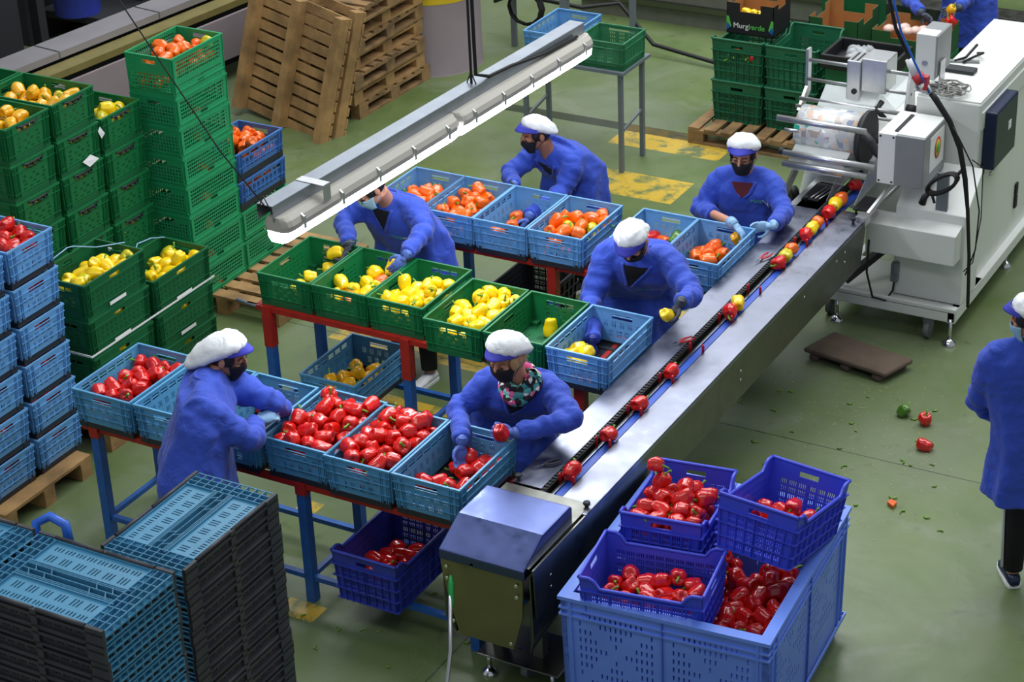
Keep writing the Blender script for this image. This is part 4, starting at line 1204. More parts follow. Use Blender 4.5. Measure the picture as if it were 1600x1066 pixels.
# stacks on the left
heap([(245, 740, .03), (150, 745, .01), (110, 775), (210, 795), (340, 790, 'c'), (435, 765, 'lc', .01), (535, 755, .02), (420, 810), (340, 745, .0), (350, 825), (270, 800), (480, 790), (60, 770), (180, 760)], (0, 0), 1.875, (-9.32, 9.85, .28, .19, 0), 'a', '# bell pepper top of the middle green stack', 'peppers on the middle green stack', 1.73)
heap([(45, 900, .03), (20, 950), (130, 945, .01), (100, 970), (60, 960), (30, 985), (150, 980), (110, 1010), (-40, 940), (90, 930, -.01)], (0, 0), 1.89, (-9.32, 9.395, .28, .19, 0), 'a', '# bell pepper top of the left green stack', 'peppers on the left green stack', 1.73)
heap([(845, 880, .02), (950, 875), (840, 925, 'l'), (900, 910), (1000, 960), (1060, 915), (930, 960), (780, 890)], (0, 0), 1.62, (-9.32, 10.30, .28, .19, 0), 'y', '# bell pepper top of the right green stack', 'peppers on the right green stack', 1.47)
heap([(335, 220, .03), (240, 280, .01), (490, 200), (580, 170, 'lc', .02), (410, 200), (440, 250, .01), (350, 300), (260, 340, 'l'), (150, 340), (150, 370), (540, 235), (430, 280), (300, 240), (200, 360)], (80, 370), 1.115, (-8.42, 9.13, .18, .28, 0), 'y', '# bell pepper left strapped crate', 'peppers in the left strapped crate', .95)
heap([(825, 200), (920, 135, 'l'), (985, 190, .02), (1105, 170), (905, 215), (830, 260, 'c'), (1000, 250), (920, 290), (820, 320), (1045, 180), (960, 160), (870, 320)], (80, 370), .86, (-8.42, 9.78, .18, .28, 0), 'y', '# bell pepper right strapped crate', 'peppers in the right strapped crate', .70)
heap([(50, 330, .03), (130, 400, .01), (60, 420), (110, 450), (50, 470), (170, 440), (240, 490), (180, 480), (20, 370), (90, 380)], (0, 290), 1.60, (-8.52, 8.43, .28, .19, 0), 'r', '# bell pepper top left-edge blue crate', 'peppers in the top left-edge crate', 1.47)
heap([(415, 265, .02), (445, 310, .01), (530, 280, .01), (595, 230, .01), (655, 270), (625, 300), (520, 340), (700, 270), (780, 240, 'l'), (365, 380), (740, 260), (560, 320)], (160, 20), 1.915, (-8.98, 10.895, .18, .28, 0), 'o', '# bell pepper top of the tall green stack', 'peppers on the tall green stack', 1.72)
heap([(1065, 950), (1160, 925), (1105, 970), (1110, 1010), (1210, 960), (1200, 1000), (1065, 915), (1050, 1000), (1160, 1010)], (160, 20), .985, (-8.98, 11.49, .18, .28, 0), 'o', '# bell pepper crate beside the tall stack', 'peppers in the upper blue crate', .86)
# fruits that show through the hand holes of the crates lower in the stacks
rs = random.Random(5)
def slotpep(face_x, yc, zt, c, n, spread, label, group, kind=None):
    for i in range(n):
        pepper(Vector((face_x - .055 - rs.uniform(0, .02), yc + (i - (n - 1) / 2) * spread + rs.uniform(-.01, .01), zt - .085 + rs.uniform(-.008, .004))), c, None, None, label, group, 1, rs)
def fillbox(x0, x1, y0, y1, z0, z1, c, label):
    b = MB(); x = x0
    z = z0 + .04
    while z < z1:
        nx, ny = int((x1 - x0) / .095), int((y1 - y0) / .09)
        for i in range(nx):
            for j in range(ny):
                b.ell((x0 + (i + .5) * (x1 - x0) / nx, y0 + (j + .5) * (y1 - y0) / ny, z + rs.uniform(-.004, .004)), (.044, .042, .038), 8, 6)
        z += .078
    tag(b.build('buried_peppers', PM[c], fix=False), label, 'bell peppers', kind='stuff')
for nm, yy, n in (('left-hand', 9.395, 7), ('middle', 9.85, 7), ('right-hand', 10.30, 6)):
    for k in range(n - 1):
        zt = PT + .26 * (k + 1)
        slotpep(-9.035, yy, zt, 'a', 3, .09, 'amber bell pepper seen through the hand holes, %s green stack, %s crate' % (nm, level_words(n - 1 - k).replace(' from the top', '')), 'peppers behind hand holes, %s green stack level %d' % (nm, n - k))
        fillbox(-9.2, -9.05, yy - .15, yy + .15, PT + .26 * k + .02, zt - .14, 'a', 'layer of amber peppers low in the %s green stack, %s crate' % (nm, level_words(n - 1 - k).replace(' from the top', '')))
for nm, yy, n in (('right-hand', 8.43, 6), ('left-hand', 7.985, 6)):
    for k in range(n - 1):
        zt = PT + .256 * (k + 1)
        slotpep(-8.235, yy, zt, 'r', 3, .09, 'red bell pepper behind the hand hole, %s blue column, %s crate' % (nm, level_words(n - 1 - k).replace(' from the top', '')), 'peppers behind hand holes, %s blue column level %d' % (nm, n - k))
        fillbox(-8.4, -8.25, yy - .15, yy + .15, PT + .256 * k + .03, zt - .14, 'r', 'layer of red peppers low in the %s blue column, %s crate' % (nm, level_words(n - 1 - k).replace(' from the top', '')))
for nm, yy, n in (('left-hand', 9.13, 4), ('right-hand', 9.78, 3)):
    for k in range(n - 1):
        zt = PT + .26 * (k + 1)
        slotpep(-8.235, yy, zt, 'y', 2, .085, 'yellow bell pepper behind the hand hole, %s strapped column, %s crate' % (nm, level_words(n - 1 - k).replace(' from the top', '')), 'peppers behind hand holes, %s strapped column level %d' % (nm, n - k))
for k in range(7):
    zt = PT + .222 * k
    slotpep(-8.80, 10.90, zt + .115, 'o', 1, .09, 'orange bell pepper behind the side hole of the tall stack, %s crate' % level_words(7 - k).replace(' from the top', ''), None)
slotpep(-8.80, 11.49, PT + .47 + .215, 'o', 4, .09, 'orange bell pepper behind the side holes of the lower blue crate beside the tall stack', 'peppers in the lower blue crate')
# far crates and carton
for i, (px, py, c) in enumerate(((1148, 82, 'r'), (1160, 76, 'r'), (1178, 84, 'r'), (1170, 92, 'r'), (1137, 90, 'g'), (1128, 86, 'g'), (1150, 96, 'g'))):
    w_ = at(px, py, .76); w_.y = max(15.37, w_.y); w_.z = .74 - .05 * (i % 2); w_.x = max(-6.82, min(-6.50, w_.x))
    pepper(w_, c, None, None, '%s pepper waste in the far field crate below the black carton' % CNAME[c], 'pepper waste in the far crate', 1, rs)
# belt
BELT = [(8.51, 'r', 'nearest the hood'), (8.94, 'r', 'second along the belt'), (9.33, 'r', 'third along the belt'), (9.75, 'r', 'fourth along the belt'), (10.60, 'r', 'in front of a yellow one, mid belt'), (10.72, 'y', 'touching the red one, mid belt'),
        (11.36, 'r', 'in front of the green-tinged one'), (11.47, 'l', 'between red and orange'), (11.575, 'o', 'behind the green-tinged one'), (11.82, 'r', 'fifth red, before the guides'), (11.93, 'y', 'followed by an orange one'), (12.03, 'o', 'before the film guide'), (12.22, 'r', 'large, under the film guide'), (12.345, 'y', 'just before the forming box'), (12.45, 'o', 'last before the forming box'), (12.72, 'r', 'entering the forming box')]
for y, c, w in BELT:
    pepper(Vector((-4.632, y, .966)), c, Vector((rs.uniform(-.3, .3), 1 if rs.random() > .5 else -1, rs.uniform(-.2, .4))), None, '%s bell pepper on the blue belt, %s' % (CNAME[c], w), None, 1.08, rs)
# floor
pepper(at(1446, 655, .04), 'r', Vector((.2, -.3, 1)), 0, 'whole red bell pepper dropped on the floor near the mat')
pepper(at(1445, 695, .035), 'r', Vector((-1, .2, .1)), 1, 'squashed red bell pepper lying on its side on the floor', None, 1.0)
pepper(at(1412, 643, .035), 'g', Vector((.5, .5, .6)), 3, 'broken dark green bell pepper on the floor by the red one')
# ---------------- wrapping machine ----------------
mc = empty('wrapping_machine', (-4.2, 13.4, 0), 0, 'large white flow-wrapping machine at the end of the conveyor', 'machine')
def mp(b, nm, m, bev=0, parent=None):
    o = b.build(nm, m, parent or mc, bevel=bev)
    if parent is None: o.location = (4.2, -13.4, 0)
    return o
b = MB(); b.b2((-4.30, 12.93, .13), (-3.85, 14.62, 1.60)); mp(b, 'cabinet', M['machine'], .012)
b = MB(); b.b2((-4.295, 12.94, 1.60), (-3.855, 14.60, 1.612)); b.b2((-3.855, 12.97, 1.40), (-3.842, 14.55, 1.53)); mp(b, 'top_cover', M['machine'], .004)
b = MB(); b.b2((-4.80, 13.05, .62), (-4.30, 14.6, 1.22)); mp(b, 'film_housing', M['machine'], .012)
b = MB(); b.prism([(-3.80, 12.60, .26), (-3.80, 12.93, .26), (-3.80, 12.93, 1.15), (-3.80, 12.60, .92)], (-.49, 0, 0)); mp(b, 'lower_body', M['machine'], .006)
b = MB(); b.prism([(-3.82, 12.46, .61), (-3.82, 12.62, .61), (-3.82, 12.62, .86), (-3.82, 12.46, .83)], (-.63, 0, 0)); mp(b, 'drawer_box', M['machine'], .006)
b = MB(); b.b2((-4.75, 12.50, .165), (-3.80, 12.56, .27)); b.b2((-4.75, 12.50, .23), (-3.80, 13.1, .25)); b.b2((-4.75, 12.5, .16), (-4.70, 13.3, .25)); b.b2((-3.86, 12.5, .16), (-3.80, 14.5, .25)); mp(b, 'base_frame', M['machine'], .008)
b = MB(); b.b2((-4.39, 12.46, 1.13), (-4.27, 12.90, 1.49)); mp(b, 'control_box_side', M['white'], .004)
b = MB(); b.b2((-4.27, 12.46, 1.13), (-4.07, 12.90, 1.49)); cb_ = mp(b, 'control_box', M['mgrey'], .005)
b = MB(); b.b2((-4.265, 12.48, 1.488), (-4.075, 12.88, 1.494)); mp(b, 'box_lid', M['machine'])
b = MB(); b.b2((-4.30, 12.52, 1.49), (-4.275, 12.84, 1.497)); mp(b, 'slot', M['rubber'])
b = MB()
for x in (-4.375, -4.285):
    for z in (1.15, 1.47): b.cyl((x, 12.462, z), (x, 12.455, z), .007, 10)
mp(b, 'screw', M['rubber'])
b = MB(); b.b2((-4.070, 12.58, 1.20), (-4.067, 12.86, 1.45)); st_ = mp(b, 'sticker', M['paper'])
for r_, m_, e_ in ((.062, 'redp', 0), (.048, 'yellow', .001), (.028, 'logoG', .002)):
    b = MB(); b.lathe((-4.067 + e_, 12.73, 1.335), [(0, .0015), (r_, .0015), (r_, 0)], 24, 0, Matrix.Rotation(R_(90), 3, 'Y') @ Matrix.Scale(1.25, 3, Vector((1, 0, 0)))); mp(b, 'sticker_ring', M[m_])
b = MB(); b.b2((-3.85, 13.02, 1.10), (-3.76, 13.50, 1.52)); mp(b, 'navy_door_box', M['navy'], .012)
b = MB(); b.b2((-3.76, 13.30, 1.30), (-3.757, 13.36, 1.36)); mp(b, 'door_label', M['paper'])
b = MB()
for y, z in ((13.02, 1.05), (13.9, .55), (13.9, .45)): b.b2((-3.85, y, z), (-3.835, y + .05, z + .09))
mp(b, 'latch', M['rubber'])
b = MB(); b.cyl((-3.85, 13.25, .98), (-3.83, 13.25, .98), .018, 14); mp(b, 'lock', M['chrome'])
b = MB(); b.b2((-3.852, 14.2, .35), (-3.845, 14.55, .80)); mp(b, 'vent_grille', M['mgrey'])
b = MB(); b.b2((-4.02, 12.615, .93), (-3.94, 12.64, 1.2)); mp(b, 'duct_tape', M['tgrey'])
b = MB(); b.box((-4.27, 12.585, .43), (.05, .05, .14)); b.box((-4.255, 12.57, .47), (.03, .05, .08)); mp(b, 'plug_socket', M['tgrey'], .006)
for (x, y) in ((-3.83, 12.50), (-4.66, 12.52), (-3.86, 13.85), (-3.88, 14.5)):
    b = MB(); b.cyl((x, y, .02), (x, y, .20), .014, 10); b.lathe((x, y, 0), [(.05, 0), (.05, .014), (.03, .035), (.013, .045)], 18); mp(b, 'levelling_foot', M['chrome'])
for (x, y) in ((-4.00, 12.55), (-4.74, 12.62)):
    b = MB(); b.cyl((x - .02, y, .065), (x + .02, y, .065), .065, 22); b.cyl((x - .024, y, .065), (x + .024, y, .065), .030, 14, 1); b.b2((x - .03, y - .02, .08), (x + .03, y + .03, .17), 1); mp(b, 'castor', [mat('worn_rubber_wheel', '6a6b66', .7), M['tgrey']])
b = MB(); b.bar((-4.62, 12.55, .31), (-4.30, 13.0, .60), .05, .05); mp(b, 'square_strut', M['dark'])
b = MB(); b.tube([(-4.42, 12.45, .70), (-4.43, 12.46, .45), (-4.38, 12.46, .27), (-4.30, 12.50, .24), (-4.27, 12.56, .30), (-4.27, 12.58, .38)], .008, 8); mp(b, 'socket_cable', M['rubber'])
# film reel cradle
b = MB()
for z, r_, y in ((1.635, .014, 13.2), (1.50, .012, 13.18), (1.40, .016, 13.05), (1.37, .012, 12.98)): b.cyl((-5.19, y, z), (-4.42, y, z), r_, 14)
mp(b, 'guide_bar', M['alu'])
b = MB(); b.prism([(-5.20, 13.17, 1.72), (-5.20, 13.23, 1.72), (-5.20, 13.23, 1.40), (-5.20, 13.10, 1.30), (-5.20, 13.02, 1.32), (-5.20, 13.17, 1.45)], (.02, 0, 0)); mp(b, 'side_plate', M['alu'])
b = MB(); b.prism([(-4.44, 13.17, 1.72), (-4.44, 13.23, 1.72), (-4.44, 13.30, 1.22), (-4.44, 13.05, 1.22)], (.02, 0, 0)); mp(b, 'side_plate', M['alu'])
b = MB(); b.b2((-4.86, 13.08, 1.42), (-4.76, 13.28, 1.72)); b.b2((-4.76, 13.10, 1.50), (-4.58, 13.32, 1.74)); mp(b, 'printer_head', M['alu'], .006)
b = MB(); b.b2((-4.84, 13.1, 1.72), (-4.825, 13.26, 1.722)); b.b2((-4.80, 13.1, 1.72), (-4.785, 13.26, 1.722)); b.cyl((-4.80, 13.07, 1.50), (-4.80, 13.08, 1.50), .02, 12); b.tube([(-4.6, 13.1, 1.45), (-4.62, 13.05, 1.40), (-4.55, 13.02, 1.36)], .02, 8); b.cyl((-4.42, 13.1, 1.42), (-4.35, 13.1, 1.42), .035, 14); mp(b, 'printer_detail', M['rubber'])
b = MB(); b.cyl((-5.14, 12.52, 1.455), (-4.50, 12.52, 1.455), .022, 18); b.cyl((-5.10, 12.56, 1.36), (-5.0, 12.56, 1.36), .012, 12); b.cyl((-5.08, 12.50, 1.215), (-4.42, 12.50, 1.215), .022, 18); b.cyl((-5.07, 12.47, 1.15), (-4.46, 12.47, 1.15), .024, 18); mp(b, 'roller', M['alu'])
b = MB(); b.cyl((-5.12, 12.52, 1.215), (-5.08, 12.52, 1.215), .024, 14); b.cyl((-4.60, 12.78, 1.30), (-4.57, 12.78, 1.30), .19, 32); b.cyl((-4.57, 12.78, 1.30), (-4.40, 12.78, 1.30), .03, 14); b.tube([(-4.54, 12.6, 1.40), (-4.48, 12.58, 1.36), (-4.46, 12.62, 1.28), (-4.40, 12.6, 1.25)], .03, 8); mp(b, 'reel_hub', M['dark'])
b = MB(); b.cyl((-5.10, 12.78, 1.30), (-4.60, 12.78, 1.30), .035, 16); mp(b, 'reel_shaft', M['alu'])
def film_mat():
    m = bpy.data.materials.new('printed_film'); m.use_nodes = True; nt = m.node_tree; b = nt.nodes['Principled BSDF']
    tc = nt.nodes.new('ShaderNodeTexCoord'); vo = nt.nodes.new('ShaderNodeTexVoronoi'); vo.distance = 'CHEBYCHEV'; vo.inputs['Scale'].default_value = 24
    mp_ = nt.nodes.new('ShaderNodeMapping'); mp_.inputs['Scale'].default_value = (1, .7, .9); nt.links.new(tc.outputs['Object'], mp_.inputs[0]); nt.links.new(mp_.outputs[0], vo.inputs['Vector'])
    sp = nt.nodes.new('ShaderNodeSeparateColor'); nt.links.new(vo.outputs['Color'], sp.inputs[0])
    cr = nt.nodes.new('ShaderNodeValToRGB'); e = cr.color_ramp; e.interpolation = 'CONSTANT'
    cols = [(0, 'c9ccd0'), (.35, 'e6e6e4'), (.55, 'b9a99a'), (.66, 'dcd9d4'), (.84, '9aa3bc'), (.88, 'e9c9b4'), (.93, '3fb79a')]
    while len(e.elements) < len(cols): e.elements.new(.5)
    for el, (p, c) in zip(e.elements, cols): el.position = p; el.color = srgb(c)
    nt.links.new(sp.outputs[0], cr.inputs[0]); nt.links.new(cr.outputs[0], b.inputs['Base Color'])
    b.inputs['Roughness'].default_value = .18; b.inputs['Specular IOR Level'].default_value = .8
    return m
M['film'] = film_mat()
b = MB(); b.cyl((-5.06, 12.78, 1.30), (-4.62, 12.78, 1.30), .165, 40); tag(b.build('film_roll', M['film']), 'big roll of clear printed wrapping film on the machine', 'film roll')
M['clear'] = mat('clear_film', 'e4e8ea', .12, **{'Alpha': .38})
b = MB()
b.rings([[Vector((x, y, z)) for x in (-5.04, -4.64)] + [Vector((x, y, z - .001)) for x in (-4.64, -5.04)] for (y, z) in ((12.93, 1.37), (13.0, 1.38), (13.16, 1.49), (13.5, 1.24), (14.2, 1.23))], smooth=False)
b.rings([[Vector((x, y, z)) for x in (-5.04, -4.64)] + [Vector((x, y - .001, z)) for x in (-4.64, -5.04)] for (y, z) in ((12.62, 1.24), (12.52, 1.20), (12.46, 1.12), (12.72, .99))], smooth=False)
mp(b, 'film_web', M['clear'])
# forming box over the belt
b = MB()
for s_ in (-1, 1):
    b.prism([(-4.64 + s_ * .10, 12.45, .935), (-4.64 + s_ * .10, 13.0, .935), (-4.64 + s_ * .10, 13.0, 1.12), (-4.64 + s_ * .10, 12.80, 1.12)], (.004, 0, 0))
b.prism([(-4.74, 12.80, 1.12), (-4.54, 12.80, 1.12), (-4.54, 13.02, 1.12), (-4.74, 13.02, 1.12)], (0, 0, .004))
mp(b, 'forming_box', M['clear'])
b = MB(); b.b2((-4.90, 12.40, .935), (-4.78, 12.70, .945)); b.b2((-4.52, 12.38, .935), (-4.40, 12.62, .942)); mp(b, 'black_guide_plate', M['rubber'])
b = MB()
for x in (-4.80, -4.77, -4.74): b.tube([(x - .04, 12.42, .95), (x, 12.62, .96)], .005, 6)
b.bar((-4.40, 12.28, .93), (-4.28, 12.75, 1.16), .02, .03); b.bar((-4.40, 12.28, .93), (-4.36, 12.9, .96), .012, .03); b.b2((-4.44, 12.22, .90), (-4.37, 12.32, .965)); b.b2((-4.95, 12.3, .925), (-4.74, 13.05, .93))
mp(b, 'guide_rod', M['alu'])
b = MB()
for (x, y) in ((-4.86, 12.38), (-4.48, 12.34), (-4.44, 12.18), (-4.90, 12.12)):
    b.cyl((x, y, .93), (x, y, .96), .008, 10); b.cyl((x, y, .96), (x, y, .975), .018, 12)
mp(b, 'clamp_knob', M['rubber'])
b = MB(); b.bar((-5.03, 12.72, 1.12), (-5.15, 12.62, .75), .035, .035); mp(b, 'side_arm', M['alu'])
b = MB(); b.rings([[Vector((-5.02 + .14 * math.cos(t) + j * .03, 12.95 + .10 * math.sin(t), z)) for t in [2 * math.pi * q / 14 for q in range(14)]] for j, z in enumerate((.62, .75, .9, 1.05))]); ob_ = b.build('film_bag', mat('milky_film', 'd9ddd6', .3, bump=.5, bump_scale=14)); tag(ob_, 'milky plastic bag of waste film hanging beside the conveyor end', 'bag')
b = MB(); b.cyl((-5.12, 12.72, .80), (-5.08, 12.76, .80), .06, 22); mp(b, 'black_wheel', M['rubber'])
# things on top
b = empty('weight_display', (-4.25, 13.05, 1.612), 0, 'white and grey display box on a bracket on top of the machine', 'display')
k = MB(); k.b2((-.08, -.10, .10), (.06, .02, .42)); k.build('housing', M['machine'], b, bevel=.006)
k = MB(); k.b2((.06, -.095, .12), (.068, .20, .41)); k.b2((-.07, .0, .12), (.062, .20, .41)); k.build('screen', M['mgrey'], b)
k = MB(); k.b2((-.09, -.04, .0), (-.08, .06, .22)); k.b2((.072, -.04, .0), (.082, .06, .22)); k.b2((-.09, -.08, 0), (.082, .10, .006)); k.cyl((-.01, -.105, .22), (-.01, -.10, .22), .02, 12); k.build('bracket', M['alu'], b)
b = MB(); b.b2((-4.27, 13.40, 1.612), (-4.06, 13.50, 1.64)); tag(b.build('tray', M['dark'], bevel=.005), 'flat dark tray lying on top of the machine', 'tray')
b = MB(); b.tube([(-4.26, 13.60, 1.625), (-4.20, 13.66, 1.64), (-4.16, 13.78, 1.70)], .010, 6); b.tube([(-4.20, 13.60, 1.625), (-4.14, 13.68, 1.65), (-4.10, 13.74, 1.66), (-4.16, 13.80, 1.63)], .009, 6); b.bar((-4.30, 13.60, 1.62), (-4.10, 13.66, 1.622), .03, .016, 1)
tag(b.build('hand_tool', [M['rubber'], M['mgrey']]), 'black and grey hand tool lying on top of the machine', 'tool')
b = MB(); rc = random.Random(3)
for i in range(11):
    cx, cy, r_ = -4.12 + rc.uniform(-.10, .10), 12.98 + rc.uniform(-.04, .10), rc.uniform(.04, .10); a0 = rc.uniform(0, 6)
    b.tube([(cx + r_ * math.cos(a0 + t * .5) * (1 + .1 * math.sin(t)), cy + r_ * .8 * math.sin(a0 + t * .5), 1.625 + .004 * i + .02 * math.sin(t * .7 + i) ** 2) for t in range(15)], .0045 + .002 * (i % 2), 6)
tag(b.build('cable_tangle', mat('grey_cable', '8d8c86', .5)), 'tangle of thin grey cables on the front edge of the machine top', 'cable')
b = MB()
for i in range(7):
    cx_, cz_ = -3.915 + .006 * math.sin(i * 2.1), 1.225 + .005 * math.cos(i * 1.7)
    b.tube([(cx_ + (.115 + .004 * (i % 3)) * math.cos(t) * .80 - .050 * math.sin(t) * .6, 12.405 + .010 * (i - 3) + .01 * math.sin(2 * t + i), cz_ + (.115 + .004 * (i % 3)) * math.cos(t) * .60 + .050 * math.sin(t) * .8) for t in [2 * math.pi * j / 20 for j in range(21)]], .0085, 6, cap=False)
b.tube([(-4.0, 12.405, 1.15), (-4.03, 12.40, 1.11), (-4.045, 12.40, 1.06)], [.014, .022, .026], 8); b.tube([(-3.99, 12.41, 1.15), (-3.96, 12.40, 1.08)], .010, 8); b.tube([(-3.83, 12.42, 1.29), (-3.80, 12.43, 1.33)], .012, 6)
tag(b.build('cable_coil', M['rubber']), 'black coiled cable with plug hanging on the white front of the machine', 'cable')
# ceiling drop: thick cable, blue air hose, red socket
b = MB()
pts = [aty(1388, -60, 12.3), aty(1390, 0, 12.3), aty(1400, 45, 12.32), aty(1423, 95, 12.36)]
b.tube(pts, .013, 8)
pts2 = [aty(1452, 142, 12.40), aty(1462, 155, 12.40), aty(1484, 190, 12.42), aty(1500, 232, 12.44), aty(1508, 280, 12.44), aty(1512, 330, 12.46), aty(1514, 400, 12.46), aty(1513, 450, 12.5), aty(1512, 480, 12.5)]
b.tube(pts2, [.020, .022, .020, .019, .018, .013, .012, .012, .012], 8)
b.tube([aty(1484, 190, 12.42), aty(1498, 215, 12.40), aty(1520, 260, 12.42), aty(1530, 330, 12.5), aty(1524, 390, 12.5), aty(1508, 430, 12.5)], .005, 6)
b.tube([aty(1519, 250, 12.4), aty(1536, 262, 12.6), aty(1533, 340, 12.6), aty(1520, 410, 12.6), aty(1505, 425, 12.55)], .004, 6)
tag(b.build('power_cable', M['rubber']), 'thick black power cable dropping from above in front of the machine', 'cable')
b = MB(); b.tube([aty(1392, -60, 12.2), aty(1396, 0, 12.2), aty(1408, 50, 12.25), aty(1428, 95, 12.3), aty(1440, 120, 12.33), aty(1452, 145, 12.36)], .008, 8); tag(b.build('air_hose', mat('blue_hose', '2a6ad0', .35)), 'bright blue air hose twisted round the black power cable', 'hose')
b = empty('power_plug', aty(1435, 118, 12.38), 0, 'white and red industrial plug and socket hanging over the machine', 'plug')
pa, pb, pc, pd = [aty(*q) - b.location for q in ((1420, 92, 12.36), (1432, 116, 12.36), (1440, 128, 12.36), (1452, 145, 12.38))]
k = MB(); k.tube([pa, pa * .6 + pb * .4, pb], [.026, .032, .034], 14); k.tube([pc, pd], [.036, .022], 14); k.build('housing', M['white'], b)
k = MB(); k.tube([pb, pc], [.040, .042], 14); k.box(pc + Vector((.03, 0, .0)), (.03, .05, .09)); k.build('collar', mat('red_plug', 'b8323a', .45), b)

# ---------------- cartons and boxes behind the machine ----------------
pal(-6.42, 15.62, 0, H90, 'old wooden pallet under the field crates behind the machine', PP[0])
pal(-5.3, 16.0, 0, H90, 'wooden pallet under the green cartons', PP[1])
def carton(name, w, l, h, m_out, m_in, cut=.5, endh=0):
    root = empty(name)
    for sd in range(4):
        b = MB(); W = w if sd in (0, 2) else l
        hol = [] if not cut else [(W * .28, W * .72, h - h * cut * (.45 if sd in (0, 2) else .3), h)]
        f = {0: lambda u, v, t: (u - w / 2, -l / 2 + t, v), 2: lambda u, v, t: (w / 2 - u, l / 2 - t, v), 1: lambda u, v, t: (w / 2 - t, u - l / 2, v), 3: lambda u, v, t: (-w / 2 + t, l / 2 - u, v)}[sd]
        b.panel(W, h, .004, hol, f); b.panel(W, h, .001, hol, lambda u, v, t, f=f: f(u, v, .0045 + t), 1)
        b.build('panel', [m_out, m_in], root)
    b = MB(); b.b2((-w / 2, -l / 2, 0), (w / 2, l / 2, .005)); b.build('bottom', m_in, root)
    return root
ct = carton('carton', .42, .36, .27, M['cardb'], M['card'], .6)
ct.location = (-6.60, 15.62, .885); tag(ct, 'black carton printed with a shop name, holding yellow peppers', 'carton')
for i, (nm, m_, txt_x) in enumerate((('Murgi', M['white'], -.15), ('verde', M['logoG'], -.015))):
    cu = bpy.data.curves.new('printed_name', 'FONT'); cu.body = nm; cu.size = .065; cu.extrude = .0005; cu.offset = .0008 * i
    to = bpy.data.objects.new('printed_name', cu); C.objects.link(to); to.parent = ct; to.location = (txt_x, -.1825, .055); to.rotation_euler = (R_(90), 0, 0); cu.materials.append(m_)
    bpy.context.view_layer.update()
    me = bpy.data.meshes.new_from_object(to.evaluated_get(bpy.context.evaluated_depsgraph_get()))
    t2 = bpy.data.objects.new('printed_name', me); C.objects.link(t2); t2.parent = ct; t2.location = to.location; t2.rotation_euler = to.rotation_euler
    bpy.data.objects.remove(to); t2.name = 'printed_name'
for s_ in (-1, 1):
    k = MB(); k.prism([(s_ * .21, -.182, .06), (s_ * .165, -.182, .06), (s_ * .19, -.182, .15), (s_ * .21, -.182, .15)], (0, -.001, 0)); k.build('printed_mark', M['logoG'], ct)
    k = MB(); k.prism([(s_ * .21, -.1835, .03), (s_ * .17, -.1835, .055), (s_ * .205, -.1835, .10)], (0, -.001, 0)); k.build('printed_mark', M['tblue'], ct)
for i, (x, y) in enumerate(((-6.63, 15.58), (-6.56, 15.56), (-6.70, 15.60), (-6.50, 15.70))): pepper(Vector((x, y, 1.02 - .03 * (i == 3))), 'y', None, None, 'yellow bell pepper in the black printed carton', 'peppers in the black carton', 1, rs)
k = MB(); k.b2((-6.78, 15.45, .885), (-6.42, 15.79, .96)); tag(k.build('crumpled_paper', M['card']), 'brown paper filling inside the black carton', 'paper')
GC1 = carton('carton', .44, .50, .28, M['cardg'], M['card'], .75)
GC1.location = (-6.10, 16.30, .62); tag(GC1, 'open dark green carton on the left behind the lined box', 'carton')
GC2 = carton('carton', .60, .50, .24, M['cardg'], M['card'], .5)
GC2.location = (-5.46, 16.30, .62); tag(GC2, 'wide dark green carton on the right behind the lined box, holding pale packs', 'carton')
GC3 = carton('carton', .40, .40, .26, M['cardg'], M['card'], .5)
GC3.location = (-6.25, 16.95, .95); tag(GC3, 'dark green carton at the top edge, above the other green cartons', 'carton')
k = MB()
for i in range(9): k.ell((-5.66 + .055 * i, 16.2 + .04 * (i % 3), .83), (.05, .06, .035), 10, 6)
tag(k.build('film_packs', mat('pale_pack', 'd9b9ac', .3)), 'pale wrapped packs filling the wide green carton', 'packs', kind='stuff')
for (x, y, w_, h_) in ((-6.10, 16.30, .5, .62), (-5.46, 16.30, .62, .62), (-6.25, 16.95, .42, .95)):
    k = MB(); k.b2((x - w_ / 2, y - .25, .14), (x + w_ / 2, y + .25, h_)); o = k.build('storage_box', M['green2'], bevel=.01); tag(o, 'dark green closed box under the %s carton behind the machine' % ('left green' if h_ == .62 and x < -6 else 'wide green' if h_ == .62 else 'topmost green'), 'box')
lb = empty('lined_box', (-5.52, 15.30, 0), 0, 'dark box lined with a black bag holding crumpled clear film', 'box')
k = MB(); k.b2((-.28, -.20, .14), (.28, .20, .84)); k.build('body', M['green2'], lb, bevel=.01)
k = MB()
ring(k, .60, .44, .84, .12, .01, .02); k.b2((-.29, -.21, .84), (.29, .21, .86)); k.build('bag_lining', M['rubber'], lb, bevel=.01)
k = MB(); rc = random.Random(8)
for i in range(14): k.ell((-.05 + rc.uniform(-.12, .12), rc.uniform(-.1, .1), .90 + rc.uniform(0, .04)), (.05, .03, .035), 7, 5, 0, Euler((rc.uniform(0, 3), rc.uniform(0, 3), 0)).to_matrix())
k.build('crumpled_film', M['clear'], lb)

